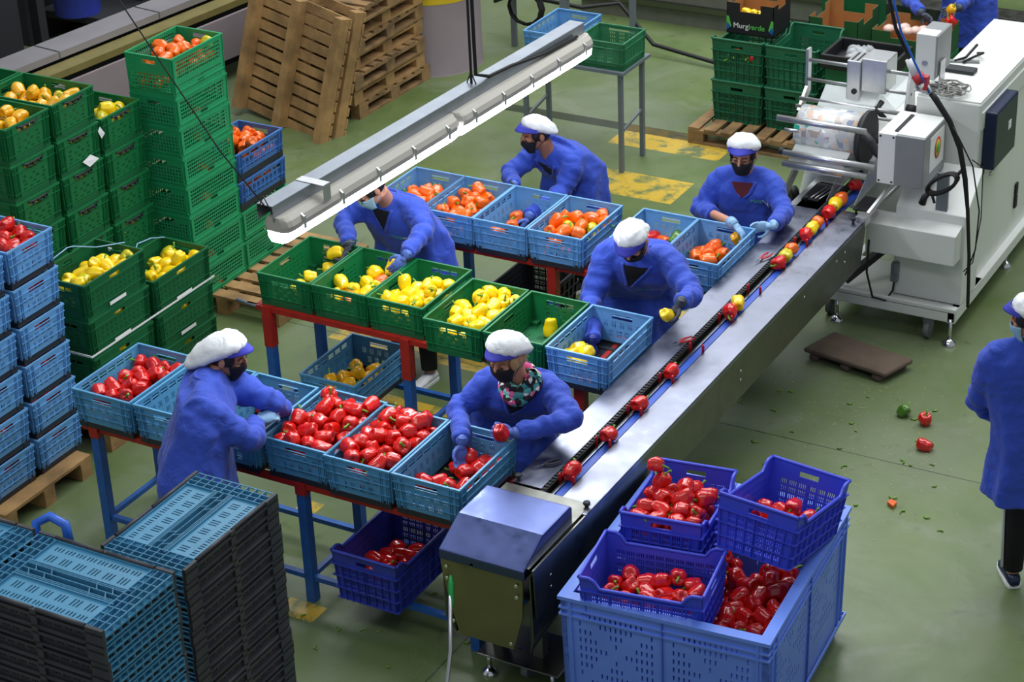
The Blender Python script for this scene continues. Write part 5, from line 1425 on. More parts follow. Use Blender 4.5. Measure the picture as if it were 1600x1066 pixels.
# ---------------- floor mat and litter ----------------
mt = MB()
q = [Vector((-4.66, 11.90, 0)), Vector((-4.03, 11.78, 0)), Vector((-3.93, 12.06, 0)), Vector((-4.56, 12.22, 0))]
mt.prism([p + Vector((0, 0, .045)) for p in q], (0, 0, .035))
for a in (.12, .5, .88):
    p0 = q[0].lerp(q[1], a); p1 = q[3].lerp(q[2], a); mt.bar(p0 + Vector((0, 0, .022)), p1 + Vector((0, 0, .022)), .07, .044)
tag(mt.build('standing_platform', mat('brown_grey_carpet', '6a5a4c', .95, noise_amt=.6, noise_scale=6, col2='4a3f36', bump=.5, bump_scale=120), bevel=.015), 'worn brown-grey standing platform on the floor by the conveyor', 'platform')
lt = MB(); rc = random.Random(21)
for i in range(46):
    px, py = rc.uniform(1150, 1500), rc.uniform(600, 860)
    if i > 32: px, py = rc.uniform(470, 800), rc.uniform(830, 1050)
    p = at(px, py, .006); a = rc.uniform(0, 6.3); L = rc.uniform(.012, .030)
    lt.tube([p, p + Vector((math.cos(a), math.sin(a), 0)) * L, p + Vector((math.cos(a + .7), math.sin(a + .7), 0)) * L * 1.8], [.005, .005, .003], 6)
tag(lt.build('pepper_stalks', M['stem']), 'cut green pepper stalks scattered on the floor', 'stalks', kind='stuff')
lt = MB()
for i in range(260):
    p = at(rc.gauss(1360, 70), rc.gauss(710, 60), .002); lt.box(p, (.005, .004, .003))
tag(lt.build('pepper_seeds', mat('seed', 'd9cf9c', .7)), 'pale pepper seeds scattered on the floor by the dropped peppers', 'seeds', kind='stuff')
for px, py, lab in ((1393, 790, 'orange-red pepper scrap on the floor right of the bin'), (1396, 758 + 60, 'small red pepper scrap')):
    if 'small' in lab: continue
    k = MB(); k.prism([at(px - 7, py - 2, .004), at(px + 2, py + 5, .004), at(px + 8, py - 1, .004), at(px, py - 6, .004)], (0, 0, .02)); tag(k.build('pepper_scrap', PM['o']), lab, 'pepper scrap')

# ---------------- background at the top left: sloping gutter and dark machines ----------------
g = empty('sorting_gutter', (-11.8, 13.4, 0), R_(-7.5), 'long grey steel gutter with brass-coloured rail running behind the green crates', 'gutter')
for nm, lo, hi, m_ in (('top_plate', (-.42, -4, .74), (-.10, 6.5, .80), mat('weathered_steel', '9a969a', .45, .3, noise_amt=.5, noise_scale=2, col2='7a7478')), ('brass_rail', (-.08, -4, .66), (.10, 6.5, .72), mat('brass_rail', 'a0945c', .35, .5, noise_amt=.4, noise_scale=5)), ('side_plate', (.11, -4, .22), (.14, 6.5, .62), M['conc']), ('foot', (-.3, -4, 0), (-.2, 6.5, .74), M['dark'])):
    k = MB(); k.b2(lo, hi); k.build(nm, m_, g)
k = MB()
for y in (-1.6, -.45, .75, 1.95): k.b2((-.42, y, .741), (-.10, y + .015, .803))
k.build('plate_joint', M['dark'], g)
k = MB(); k.b2((-14.4, 11.5, 0), (-12.9, 13.55, 2.6)); k.b2((-14.2, 14.7, 0), (-13.9, 17.2, 1.9)); k.b2((-13.9, 14.9, .25), (-13.1, 17.2, .32)); k.b2((-13.2, 15.5, 0), (-13.1, 15.6, 2.2)); k.b2((-13.1, 13.9, 0), (-13.0, 14.0, 1.2))
tag(k.build('machine_frame', mat('dark_machine_paint', '26282b', .6)), 'dark grey machine housings in shadow beyond the gutter', 'machine')
for i, (x, y) in enumerate(((-13.5, 15.0), (-13.45, 15.9))):
    k = MB(); k.lathe((x, y, .32), [(.22, 0), (.27, .62), (.30, .64), (.30, .67), (.26, .67), (.22, .04), (0, .03)], 24); tag(k.build('plastic_tub', M['royal2']), 'dark blue tub in shadow at the top left, %s' % ('left one' if i == 0 else 'right one with handle'), 'tub')
# rails behind the kerb at the top right
k = MB(); k.b2((-5.0, 18.3, 0), (2, 18.5, .7)); k.b2((-9, 18.6, .62), (2, 19.2, .68)); tag(k.build('sorting_line', mat('ochre_rail', '8c7c46', .5, noise_amt=.4)), 'low ochre rail of another sorting line at the top right', 'rail')
# ---------------- people ----------------
def sm(o, it=4, f=.5):
    m = o.modifiers.new('smooth', 'SMOOTH'); m.iterations = it; m.factor = f
def vox(o, s, it=4):
    m = o.modifiers.new('remesh', 'REMESH'); m.mode = 'VOXEL'; m.voxel_size = s; m.use_smooth_shade = True
    sm(o, it)
_tx = bpy.data.textures.new('cloth_folds', 'CLOUDS'); _tx.noise_scale = .10; _tx.noise_depth = 1
_tx2 = bpy.data.textures.new('cap_folds', 'CLOUDS'); _tx2.noise_scale = .04; _tx2.noise_depth = 1
def frame(f, u):
    f = f.normalized(); r = f.cross(u).normalized(); u = r.cross(f).normalized()
    return Matrix((r, f, u)).transposed()      # columns: right, forward, up
def hand_mb(wr, d, pn, side, curl=.5, spread=1.0, s=1.0):
    """wr wrist, d pointing direction, pn palm normal (side the fingers curl to), side +1 when the thumb lies towards d x pn"""
    b = MB(); d = d.normalized(); pn = (pn - d * pn.dot(d)).normalized(); w = d.cross(pn) * side
    def P(x, y, z): return wr + (w * x + d * y + pn * z) * s
    b.tube([P(0, -.045, 0), P(0, 0, 0), P(0, .02, 0)], [.031 * s, .027 * s, .030 * s], 12, sq=.8)
    Mx = Matrix((w, d, pn)).transposed()
    b.ell(P(0, .05, 0), (.041 * s, .052 * s, .020 * s), 14, 10, 0, Mx)
    for i, (x, L) in enumerate(((.030, .072), (.010, .080), (-.011, .074), (-.031, .058))):
        p = [P(x, .075, 0)]; a = 0.10 * curl; cur = Vector((x, .075, 0))
        ang = curl * .5
        for seg_, fr in enumerate((.45, .32, .28)):
            cur = cur + Vector((x * .25 * spread * (seg_ == 0) * .3, math.cos(ang) * L * fr, math.sin(ang) * L * fr)); p.append(P(*cur)); ang += curl * .75
        b.tube(p, [.0105 * s, .0100 * s, .0092 * s, .0075 * s], 8)
        b.ell(p[-1], (.0078 * s,) * 3, 8, 6)
    p = [P(.024, .015, .004), P(.050, .035, .012 + .012 * curl), P(.058, .062, .022 + .020 * curl), P(.050, .083, .032 + .026 * curl)]
    b.tube(p, [.015 * s, .0125 * s, .0105 * s, .0085 * s], 8); b.ell(p[-1], (.0088 * s,) * 3, 8, 6)
    return b
def cloth_text(txt_parts, size, org, right, up, nrm, target, parent):
    x = 0
    for txt, m, bold in txt_parts:
        cu = bpy.data.curves.new('chest_logo', 'FONT'); cu.body = txt; cu.size = size; cu.extrude = 0; cu.offset = bold
        tmp = bpy.data.objects.new('tmp', cu); C.objects.link(tmp)
        bpy.context.view_layer.update()
        dg = bpy.context.evaluated_depsgraph_get()
        me = bpy.data.meshes.new_from_object(tmp.evaluated_get(dg))
        wdt = max([v.co.x for v in me.vertices] or [0])
        bpy.data.objects.remove(tmp)
        for v in me.vertices:
            v.co = org + right * (x + v.co.x) + up * v.co.y + nrm * .02
        x += wdt + size * .06
        me.materials.clear(); me.materials.append(m)
        o = bpy.data.objects.new('chest_logo', me); C.objects.link(o); o.parent = parent
        if target is not None:
            s = o.modifiers.new('wrap', 'SHRINKWRAP'); s.target = target; s.wrap_method = 'NEAREST_SURFACEPOINT'; s.wrap_mode = 'ABOVE_SURFACE'; s.offset = .004
def person(label, hip, neck, head, F, look, handsL, handsR, hem=.55, wide=1.0, cap='bouffant', mask='black', skin='skin', hair='hair', gl='gloveb', gr='gloveb', vneck='blackf', logo=True, glasses=False, shoes=None, feet=None, capback=.0, visor=True, hood_r=1.0, legc='blackf', bare=None, tilt=0.0):
    """hands*: (elbow, wrist, hand direction, palm normal, curl); L/R are the person's own sides"""
    F = Vector((F[0], F[1], 0)).normalized(); Z = Vector((0, 0, 1)); Rt = F.cross(Z)      # Rt = the person's right
    root = empty('person', (hip.x, hip.y, 0), 0, label, 'person')
    off = -Vector((hip.x, hip.y, 0))
    def put(mb, nm, m, par=None, fix=False):
        o = mb.build(nm, m, par or root, fix=fix)
        if par is None: o.location = off
        return o
    spine = (neck - hip)
    # ---- skin body: head, neck, trunk, arms and legs in one surface
    look = Vector(look).normalized(); hu = (Z - look * Z.dot(look))
    if hu.length < .3: hu = F * -1 if look.z < 0 else F
    hu = (hu.normalized() + Rt * tilt).normalized()
    HM = frame(look, hu) * 1.06
    hd = lambda x, y, z: head + HM @ Vector((x, y, z))
    b = MB()
    b.ell(hd(0, -.010, .030), (.076, .095, .088), 20, 14, 0, HM)
    b.ell(hd(0, .020, -.035), (.060, .068, .080), 18, 12, 0, HM)
    b.ell(hd(0, .055, -.085), (.034, .032, .026), 12, 8, 0, HM)
    b.tube([hd(0, .085, .020), hd(0, .104, -.012), hd(0, .108, -.028)], [.010, .015, .014], 8)
    for s_ in (-1, 1): b.ell(hd(.078 * s_, -.008, -.008), (.010, .020, .032), 10, 8, 0, HM); b.ell(hd(.036 * s_, .070, -.022), (.024, .018, .02), 10, 8, 0, HM)
    b.tube([hd(0, -.03, -.06), (hd(0, -.02, -.10) + neck) / 2, neck - Z * .05], [.056, .054, .058], 14)
    b.tube([neck - Z * .04, neck - spine * .15, neck - spine * .4, hip], [.052, .058, .09, .11], 14, sq=1.1)
    shp = {}
    for s_, hh in ((-1, handsL), (1, handsR)):
        sh = neck + Rt * (.168 * (1 + (wide - 1) * .6) * s_) - spine.normalized() * .055 + F * .0
        shp[s_] = sh
        b.tube([neck - Z * .08 - spine.normalized() * .03, sh - Z * .01, hh[0], hh[1]], [.05, .045, .036, .028], 12)
    ft = feet or [(hip + Rt * .1 * s_ + F * .02).xy for s_ in (-1, 1)]
    legs = []
    for s_, f_ in zip((-1, 1), ft):
        f3 = Vector((f_[0], f_[1], .07)); kn = (hip + Rt * .09 * s_) * .5 + f3 * .5 + F * .03; kn.z = hip.z * .52
        legs.append((hip + Rt * .09 * s_, kn, f3)); b.tube([hip + Rt * .07 * s_, kn, f3], [.085, .052, .036], 12)
    body = put(b, 'body', M[skin]); vox(body, .0065, 3)
    # ---- coat
    c = MB(); rr = []
    dn = (hip - neck)
    hemc = Vector((hip.x + (hip.x - neck.x) * .0, hip.y, hem)) - F * .0
    path = [(neck + Z * .040, .060, .060, 0), (neck + Z * .012, .078, .070, 0), (neck - Z * .02, .135, .088, 0), (neck + dn * .12, .205, .112, .0), (neck + dn * .30, .220, .128, .012), (neck + dn * .55, .212, .135, .015), (neck + dn * .8, .215, .145, .01), (hip, .225, .155, 0), (hip * .6 + hemc * .4, .238, .165, 0), (hemc, .255, .180, 0)]
    for i, (p, hw, hd_, fo) in enumerate(path):
        nx = path[min(i + 1, len(path) - 1)][0] - path[max(i - 1, 0)][0]; nx.normalize()
        D = Rt.cross(nx).normalized()
        if D.dot(F) < 0: D = -D
        ring_ = []
        for k in range(56):
            t = 2 * math.pi * k / 56; ct, st_ = math.cos(t), math.sin(t)
            e = .78; dr_ = 1 + (.012 + .050 * max(0, (i - 4) / 4)) * math.sin(7 * t + 1.3 + hip.x * 9 + i * .25)
            ring_.append(p + F * fo + Rt * (dr_ * hw * wide * math.copysign(abs(ct) ** e, ct)) + D * (dr_ * hd_ * (.5 + wide * .5) * math.copysign(abs(st_) ** e, st_)))
        rr.append(ring_)
    c.rings(rr)
    ws = 1 + (wide - 1) * .45
    for s_, hh in ((-1, handsL), (1, handsR)):
        sh = shp[s_]; el, wr = hh[0], hh[1]
        bare_arm = (bare == s_)
        e2 = wr if not bare_arm else el * .55 + wr * .45
        mid = (sh + el) / 2 - Z * .01
        kp = [sh - Rt * .05 * s_, sh + (el - sh) * .12, mid, el, (el + e2) / 2, e2 - (e2 - el).normalized() * .01]
        kr = [.078 * ws, .080 * ws, .072 * ws, .066, .058, .050]
        ph_ = kp[0].x * 37
        sp_, sr_ = [], []
        for i in range(len(kp) - 1):
            p0, p1, p2, p3 = kp[max(i - 1, 0)], kp[i], kp[i + 1], kp[min(i + 2, len(kp) - 1)]
            for j in range(7):
                t = j / 7
                sp_.append(.5 * ((2 * p1) + (p2 - p0) * t + (2 * p0 - 5 * p1 + 4 * p2 - p3) * t * t + (3 * p1 - p0 - 3 * p2 + p3) * t ** 3))
                q_ = len(sp_)
                amp = .003 + .008 * math.exp(-((i + t - 3.2) / 1.3) ** 2)
                sr_.append(kr[i] * (1 - t) + kr[i + 1] * t + amp * math.sin(q_ * 1.75 + ph_ + .8 * math.sin(q_ * .9)))
        sp_.append(kp[-1]); sr_.append(kr[-1])
        # folds run slantwise: each ring is tipped a little
        vs = []; fs = []; prev = None; SG = 20
        for i, p in enumerate(sp_):
            d_ = (sp_[min(i + 1, len(sp_) - 1)] - sp_[max(i - 1, 0)]).normalized()
            n_ = d_.cross(Z if abs(d_.z) < .9 else F).normalized() if prev is None else (prev - d_ * prev.dot(d_)).normalized()
            prev = n_; b_ = d_.cross(n_)
            for k in range(SG):
                t = 2 * math.pi * k / SG
                vs.append(p + (n_ * math.cos(t) + b_ * math.sin(t)) * (sr_[i] + .003 * math.sin(3 * t + i * .9)) + d_ * (.012 * math.sin(t + ph_)) * (0 < i < len(sp_) - 1))
        for i in range(len(sp_) - 1):
            for k in range(SG): fs.append((i * SG + k, i * SG + (k + 1) % SG, (i + 1) * SG + (k + 1) % SG, (i + 1) * SG + k))
        fs.append(tuple(reversed(range(SG)))); fs.append(tuple((len(sp_) - 1) * SG + k for k in range(SG)))
        c.add(vs, fs, 0, True)
        c.tube([neck + Z * .0, neck * .5 + sh * .5 + Z * .012, sh], [.062, .068, .078 * ws], 14)
    coat = put(c, 'coat', M['coat']); vox(coat, .011, 5)
    dm = coat.modifiers.new('folds', 'DISPLACE'); dm.texture = _tx; dm.strength = .022; dm.mid_level = .5; dm.texture_coords = 'LOCAL'
    sm(coat, 2)
    # collar edges and the shirt in the neck opening
    chest = neck + dn * .30
    ctr = neck + dn * .34
    Dn = Rt.cross(dn.normalized()).normalized(); Dn = Dn if Dn.dot(F) > 0 else -Dn
    if vneck:
        v = MB(); n = 8; vs = []; fs = []
        for i in range(n + 1):
            a = i / n
            base = neck + dn * (.0 + .32 * a) + Dn * (.085 + .065 * min(1, a * 2))
            wv = .074 * (1 - a) + .004
            for j in range(5): vs.append(base + Rt * (wv * (j / 2 - 1)))
        for i in range(n):
            for j in range(4): fs.append((i * 5 + j, i * 5 + j + 1, (i + 1) * 5 + j + 1, (i + 1) * 5 + j))
        v.add(vs, fs, 0, True)
        so = put(v, 'shirt', M[vneck])
        s = so.modifiers.new('wrap', 'SHRINKWRAP'); s.target = coat; s.wrap_method = 'NEAREST_SURFACEPOINT'; s.wrap_mode = 'ABOVE_SURFACE'; s.offset = .004
        for s_ in (-1, 1):
            w_ = MB(); pts = []
            vs = []; fs = []
            for i in range(11):
                a = i / 10
                p = neck + dn * (-.03 + .37 * a) + Dn * (.080 + .07 * min(1, a * 2)) + Rt * s_ * (.078 * (1 - a) + .003)
                vs += [p, p + Rt * s_ * .020]
            for i in range(10): fs.append((2 * i, 2 * i + 1, 2 * i + 3, 2 * i + 2))
            w_.add(vs, fs, 0, True)
            lo = put(w_, 'lapel', M['coat']); sw = lo.modifiers.new('wrap', 'SHRINKWRAP'); sw.target = coat; sw.wrap_method = 'NEAREST_SURFACEPOINT'; sw.wrap_mode = 'ABOVE_SURFACE'; sw.offset = .007
            so_ = lo.modifiers.new('thick', 'SOLIDIFY'); so_.thickness = .004
    # collar ring round the back of the neck
    k = MB(); pts = []
    for i in range(13):
        t = math.pi * (1 + i / 12)
        pts.append(neck + Z * .035 + Rt * (math.cos(t) * .066) + F * (math.sin(t) * .064 + .002))
    k.tube(pts, .013, 8, sq=1.6); put(k, 'collar', M['coat'])
    if logo:
        lr = -Rt   # reading direction seen from the front
        org = neck + dn * .42 - Rt * .055 + Dn * .14
        cloth_text([('Murgi', M['logoG'], 0), ('verde', M['paper'], 0)], .036, org + off * 0, lr, -dn.normalized(), Dn, None, root)
        for ch in root.children:
            if ch.name.startswith('chest_logo'):
                ch.location = off
                s = ch.modifiers.new('wrap', 'SHRINKWRAP'); s.target = coat; s.wrap_method = 'NEAREST_SURFACEPOINT'; s.wrap_mode = 'ABOVE_SURFACE'; s.offset = .015
    # ---- trousers and shoes
    for (a, kn, f3) in legs:
        t_ = MB(); t_.tube([a, kn, f3 + Z * .03], [.10, .072, .055], 14); put(t_, 'trouser_leg', M[legc])
        h_ = MB(); ff = F
        Sm = frame(ff, Z)
        sec = [(-.06, .030, .05), (-.03, .040, .075), (.03, .042, .072), (.09, .045, .050), (.14, .044, .038), (.185, .030, .028), (.20, .012, .02)]
        rr = []
        for (yy, hw, ht) in sec:
            rr.append([Vector((f3.x, f3.y, 0)) + Sm @ Vector((hw * math.cos(t), yy, max(0, ht / 2 + .012 + ht / 2 * math.sin(t)))) for t in [2 * math.pi * q / 14 for q in range(14)]])
        h_.rings(rr)
        sh_ = put(h_, 'shoe', M[shoes or 'blackf'])
        so_ = MB(); so_.rings([[Vector((f3.x, f3.y, 0)) + Sm @ Vector((x, yy, z)) for x, z in ((-hw - .003, .002), (hw + .003, .002), (hw + .003, .022), (-hw - .003, .022))] for (yy, hw, ht) in sec], smooth=False)
        o_ = put(so_, 'sole', M['white']); 
    # ---- hair, cap, visor
    hm = MB()
    hm.ell(hd(0, -.020, .022), (.084, .094, .088), 18, 12, 0, HM); 
    for s_ in (-1, 1): hm.ell(hd(.066 * s_, .018, .012), (.018, .040, .040), 10, 8, 0, HM)
    if hair == 'blond':
        hm.ell(hd(0, .058, .046), (.068, .038, .034), 14, 8, 0, HM); hm.ell(hd(0, -.025, -.015), (.090, .088, .085), 14, 10, 0, HM)
        for s_ in (-1, 1): hm.ell(hd(.070 * s_, .030, .0), (.018, .035, .05), 10, 8, 0, HM)
    put(hm, 'hair', M[hair])
    cp = MB(); seg, rg = 40, 14; vs = []; fs = []
    for i in range(rg + 1):
        a = math.pi * .54 * i / rg
        for q in range(seg):
            t = 2 * math.pi * q / seg
            pl = 1 + .022 * math.sin(17 * t + 2 * math.sin(3 * t)) * math.sin(a) ** 2 + .02 * math.sin(5 * t + 1)
            rx, ry, rz = .096 * hood_r, .108 * hood_r, .088 * hood_r
            bx = rx * math.sin(a) * math.cos(t) * pl; by = ry * math.sin(a) * math.sin(t) * pl; bz = rz * math.cos(a)
            back = max(0, -math.sin(t)) * capback
            edge = max(0, (i / rg - .86) / .14)
            bx *= 1 - .13 * edge; by *= 1 - .13 * edge
            ty = by - .012 - back * .09 * math.sin(a); tz = bz + .026 - back * .07 * math.sin(a) ** 2
            vs.append(hd(bx, ty * .93 - tz * .18, tz * .95 + ty * .40 + .020))
    for i in range(rg):
        for q in range(seg): q2 = (q + 1) % seg; fs.append((i * seg + q, (i + 1) * seg + q, (i + 1) * seg + q2, i * seg + q2))
    cp.add(vs, fs, 0, True)
    co_ = put(cp, 'cap', M['capw']); s = co_.modifiers.new('thick', 'SOLIDIFY'); s.thickness = .004
    dm = co_.modifiers.new('folds', 'DISPLACE'); dm.texture = _tx2; dm.strength = .020; dm.mid_level = .5; dm.texture_coords = 'LOCAL'
    if visor:
        vz = MB(); vs = []; fs = []
        for i in range(6):
            a = i / 5
            for q in range(17):
                t = math.pi * (.5 + (q / 8 - 1) * .44)
                rx = .086 + .008 * a; ry = .088 + .048 * a * math.sin(t) ** 1.2
                vs.append(hd(rx * math.cos(t), ry * math.sin(t), .094 - .030 * a - .034 * (1 - math.sin(t))))
        for i in range(5):
            for q in range(16): fs.append((i * 17 + q, i * 17 + q + 1, (i + 1) * 17 + q + 1, (i + 1) * 17 + q))
        vz.add(vs, fs, 0, True); vo = put(vz, 'visor', M['visor']); s = vo.modifiers.new('thick', 'SOLIDIFY'); s.thickness = .004
    # ---- face
    for s_ in (-1, 1):
        e = MB(); e.ell(hd(.031 * s_, .080, -.002), (.012, .010, .0085), 10, 8, 0, HM); eo = put(e, 'eye', M['white'])
        e = MB(); e.ell(hd(.031 * s_, .0875, -.004), (.0058, .0035, .0058), 8, 6, 0, HM); put(e, 'iris', M['rubber'])
        e = MB(); e.tube([hd((.014 + .011 * j) * s_, .0885 - .004 * j, .016 + .0025 * math.sin(j)) for j in range(4)], .0026, 6); put(e, 'eyebrow', M[hair])
        e = MB(); e.ell(hd(.031 * s_, .0800, .0020), (.0145, .0118, .0078), 12, 8, 0, HM); put(e, 'eyelid', M[skin])
    if mask:
        mm = MB(); vs = []; fs = []
        for i in range(9):
            a = i / 8; z = -.020 - .092 * a
            for q in range(17):
                t = math.pi * (.5 + (q / 8 - 1) * (.40 - .10 * a))
                sn_ = math.sin(t)
                rad = 1.0
                x = .078 * math.cos(t) * (1 - .30 * a)
                y = .072 + .050 * (sn_ ** 2) * (1 - abs(a - .35) * .8) - .02 * (1 - sn_) - .012 * a
                if sn_ < .75: y -= (.75 - sn_) * .07
                vs.append(hd(x, y, z + .012 * (1 - a) * sn_ ** 4))
        for i in range(8):
            for q in range(16): fs.append((i * 17 + q, i * 17 + q + 1, (i + 1) * 17 + q + 1, (i + 1) * 17 + q))
        mm.add(vs, fs, 0, True); mo = put(mm, 'face_mask', M['mask' + ('b' if mask == 'black' else 'w')]); s = mo.modifiers.new('thick', 'SOLIDIFY'); s.thickness = .004
        st = MB()
        for s_ in (-1, 1):
            st.tube([hd(.066 * s_, .050, -.030), hd(.080 * s_, .010, .012)], .0018, 5); st.tube([hd(.058 * s_, .045, -.085), hd(.080 * s_, -.005, -.035)], .0018, 5)
        so2 = put(st, 'mask_strap', M['mask' + ('b' if mask == 'black' else 'w')])
    if glasses:
        g = MB()
        for s_ in (-1, 1):
            g.tube([hd(.033 * s_ + .026 * math.cos(t), .104, -.006 + .019 * math.sin(t)) for t in [2 * math.pi * j / 16 for j in range(17)]], .0022, 6, cap=False)
            g.tube([hd(.058 * s_, .103, .0), hd(.080 * s_, .0, .004)], .002, 5)
        g.tube([hd(-.008, .106, .0), hd(.008, .106, .0)], .002, 5)
        put(g, 'glasses', M['rubber'])
    # ---- gloved hands
    for s_, hh, gm in ((-1, handsL, gl), (1, handsR, gr)):
        el, wr, dr, pn, curl = hh
        hb = hand_mb(wr + dr.normalized() * .02, dr, pn, s_, curl)
        ho = put(hb, 'glove', M[gm]); vox(ho, .0045, 2)
        cf = MB(); a = (wr - el).normalized(); cf.tube([wr - a * .045, wr - a * .01, wr + dr.normalized() * .02], [.040, .036, .031], 14); put(cf, 'glove_cuff', M[gm])
    return root, coat, HM, hd
V = Vector
def grip(P, d, pn, el, curl=1.0, r=.052):
    d = V(d).normalized(); pn = V(pn).normalized(); pn = (pn - d * pn.dot(d)).normalized()
    return (el, P - pn * (r + .012) - d * .085, d, pn, curl)
PEP2 = aty(783, 676, 8.47); PEP3 = aty(1042, 491, 10.05); PEP6 = aty(525, 396, 10.12); PEP4 = aty(1151, 373, 11.60)
CAMD = V((.49, -.75, .42))
# left worker, seen from behind, working at the red crates
person('person seen from behind in blue coat and baggy white cap, left of the red peppers', aty(303, 722, 7.58), aty(324, 596, 7.78), aty(352, 556, 7.95), (.83, .50), (.82, .45, -.25),
       (aty(420, 625, 8.05), aty(446, 640, 8.25), V((.8, .3, -.5)), V((0, 0, -1)), .6), (aty(392, 688, 7.72), aty(400, 658, 7.93), V((.5, .8, .1)), V((-.3, .3, -.6)), .9), hem=.50, wide=1.5, capback=1.0, hood_r=1.12, gl='glovel', gr='glovel', glasses=True, logo=False, vneck=None)
# woman with the scarf
p2, coat2, HM2, hd2 = person('person in blue coat with flowered scarf and blond fringe, sorting red peppers', V((-5.34, 9.08, .95)), aty(816, 598, 8.90), aty(792, 556, 8.76), (.15, -1), (-.12, -.95, -.22),
       grip(PEP2, (-.75, -.40, .25), (-.25, -.75, .35), aty(892, 655, 8.78)), (aty(716, 640, 8.75), aty(722, 690, 8.45), V((0, -.35, -1)), V((.4, -.3, 0)), .7), wide=1.15, hair='blond', hood_r=1.16, capback=.35, vneck='blackf')
# stooping worker
person('person in blue coat stooping beside the conveyor, yellow pepper in hand', V((-5.42, 10.78, .95)), aty(1000, 395, 10.48), aty(989, 375, 10.30), (.12, -1), (.05, -.72, -.69),
       grip(PEP3, (-.35, -.15, -.9), (-.45, -.85, .1), aty(1083, 460, 10.32)), (aty(925, 470, 10.30), aty(926, 532, 9.92), V((0, -.25, -1)), V((.3, -.5, 0)), .5), wide=1.30, hood_r=1.05, gl='gloveg', gr='gloved')
# worker with glasses at the far end
person('person with glasses and black mask at the far end of the conveyor', V((-5.19, 12.18, .95)), aty(1164, 272, 12.10), aty(1162, 240, 12.02), (.22, -1), (.12, -.97, -.18),
       (aty(1226, 332, 11.98), aty(1208, 352, 11.72), V((-.9, -.2, -.2)), V((-.1, -.9, -.2)), .6), grip(PEP4, (.75, -.1, -.55), (.3, -.1, -.9), aty(1094, 325, 12.0)), wide=1.05, vneck='maroon', gl='glovel', gr='glovel', glasses=True, bare=1, hood_r=1.12)
# worker behind the orange crates
person('person in blue coat and black mask behind the leftmost orange-pepper crates', V((-6.60, 12.28, .95)), aty(862, 238, 12.10), aty(838, 208, 11.98), (-.35, -1), (-.62, -.74, -.18),
       (aty(878, 300, 11.95), aty(826, 338, 11.50), V((-.3, -.6, -.9)), V((-.8, 0, .2)), .5), (aty(797, 272, 11.95), aty(803, 290, 11.72), V((.1, -.5, -.8)), V((.6, 0, 0)), .9), wide=1.15, skin='skin2', capback=.45)
# worker under the lamp
person('person in blue coat with pale blue mask, partly behind the hanging lamp', V((-6.98, 10.72, .95)), aty(607, 312, 10.55), aty(578, 293, 10.36), (-.12, -1), (-.42, -.70, -.50),
       (aty(664, 358, 10.42), aty(635, 398, 10.10), V((-.5, -.5, -.8)), V((-.5, 0, -.5)), .5), grip(PEP6, (-.1, -.55, -.8), (-.8, -.3, -.1), aty(537, 345, 10.42)), wide=1.25, mask='white', glasses=True, gr='gloveg', shoes='white', feet=[(-6.80, 10.52), (-7.02, 10.5)])
# right edge
person('person in blue coat and striped black trousers, cut by the right edge', V((-2.49, 9.95, .95)), aty(1604, 540, 9.92), aty(1612, 497, 9.90), (-.55, .85), (-.95, .05, -.25),
       (aty(1530, 628, 9.92), aty(1566, 655, 10.12), V((.1, 1, 0)), V((0, 0, -1)), .5), (aty(1660, 630, 9.95), aty(1640, 640, 10.15), V((-.3, 1, 0)), V((0, 0, -1)), .6), hem=.60, wide=1.2, mask='white', feet=[(-2.58, 9.90), (-2.36, 9.98)], logo=False, vneck=None, shoes='navy')
k = MB(); k.tube([(-2.642, 9.862, .64), (-2.652, 9.876, .50), (-2.632, 9.862, .12)], .009, 6); k.build('trouser_stripe', M['white'], [o for o in bpy.data.objects if o.name.startswith('person')][-1]).location = (2.49, -9.95, 0)
# top edge
person('person in blue coat cut by the top edge, behind the machine', V((-5.22, 17.0, .95)), aty(1462, -62, 16.9), aty(1462, -90, 16.85), (.28, -1), (.2, -.9, -.3),
       (aty(1512, -5, 16.8), aty(1498, 12, 16.55), V((-.6, -.3, -.2)), V((-.2, -.9, 0)), .7), (aty(1415, -8, 16.8), aty(1440, 20, 16.5), V((.6, -.2, -.3)), V((.3, -.5, -.3)), .7), gl='gloveg', gr='gloveg', hem=.5)
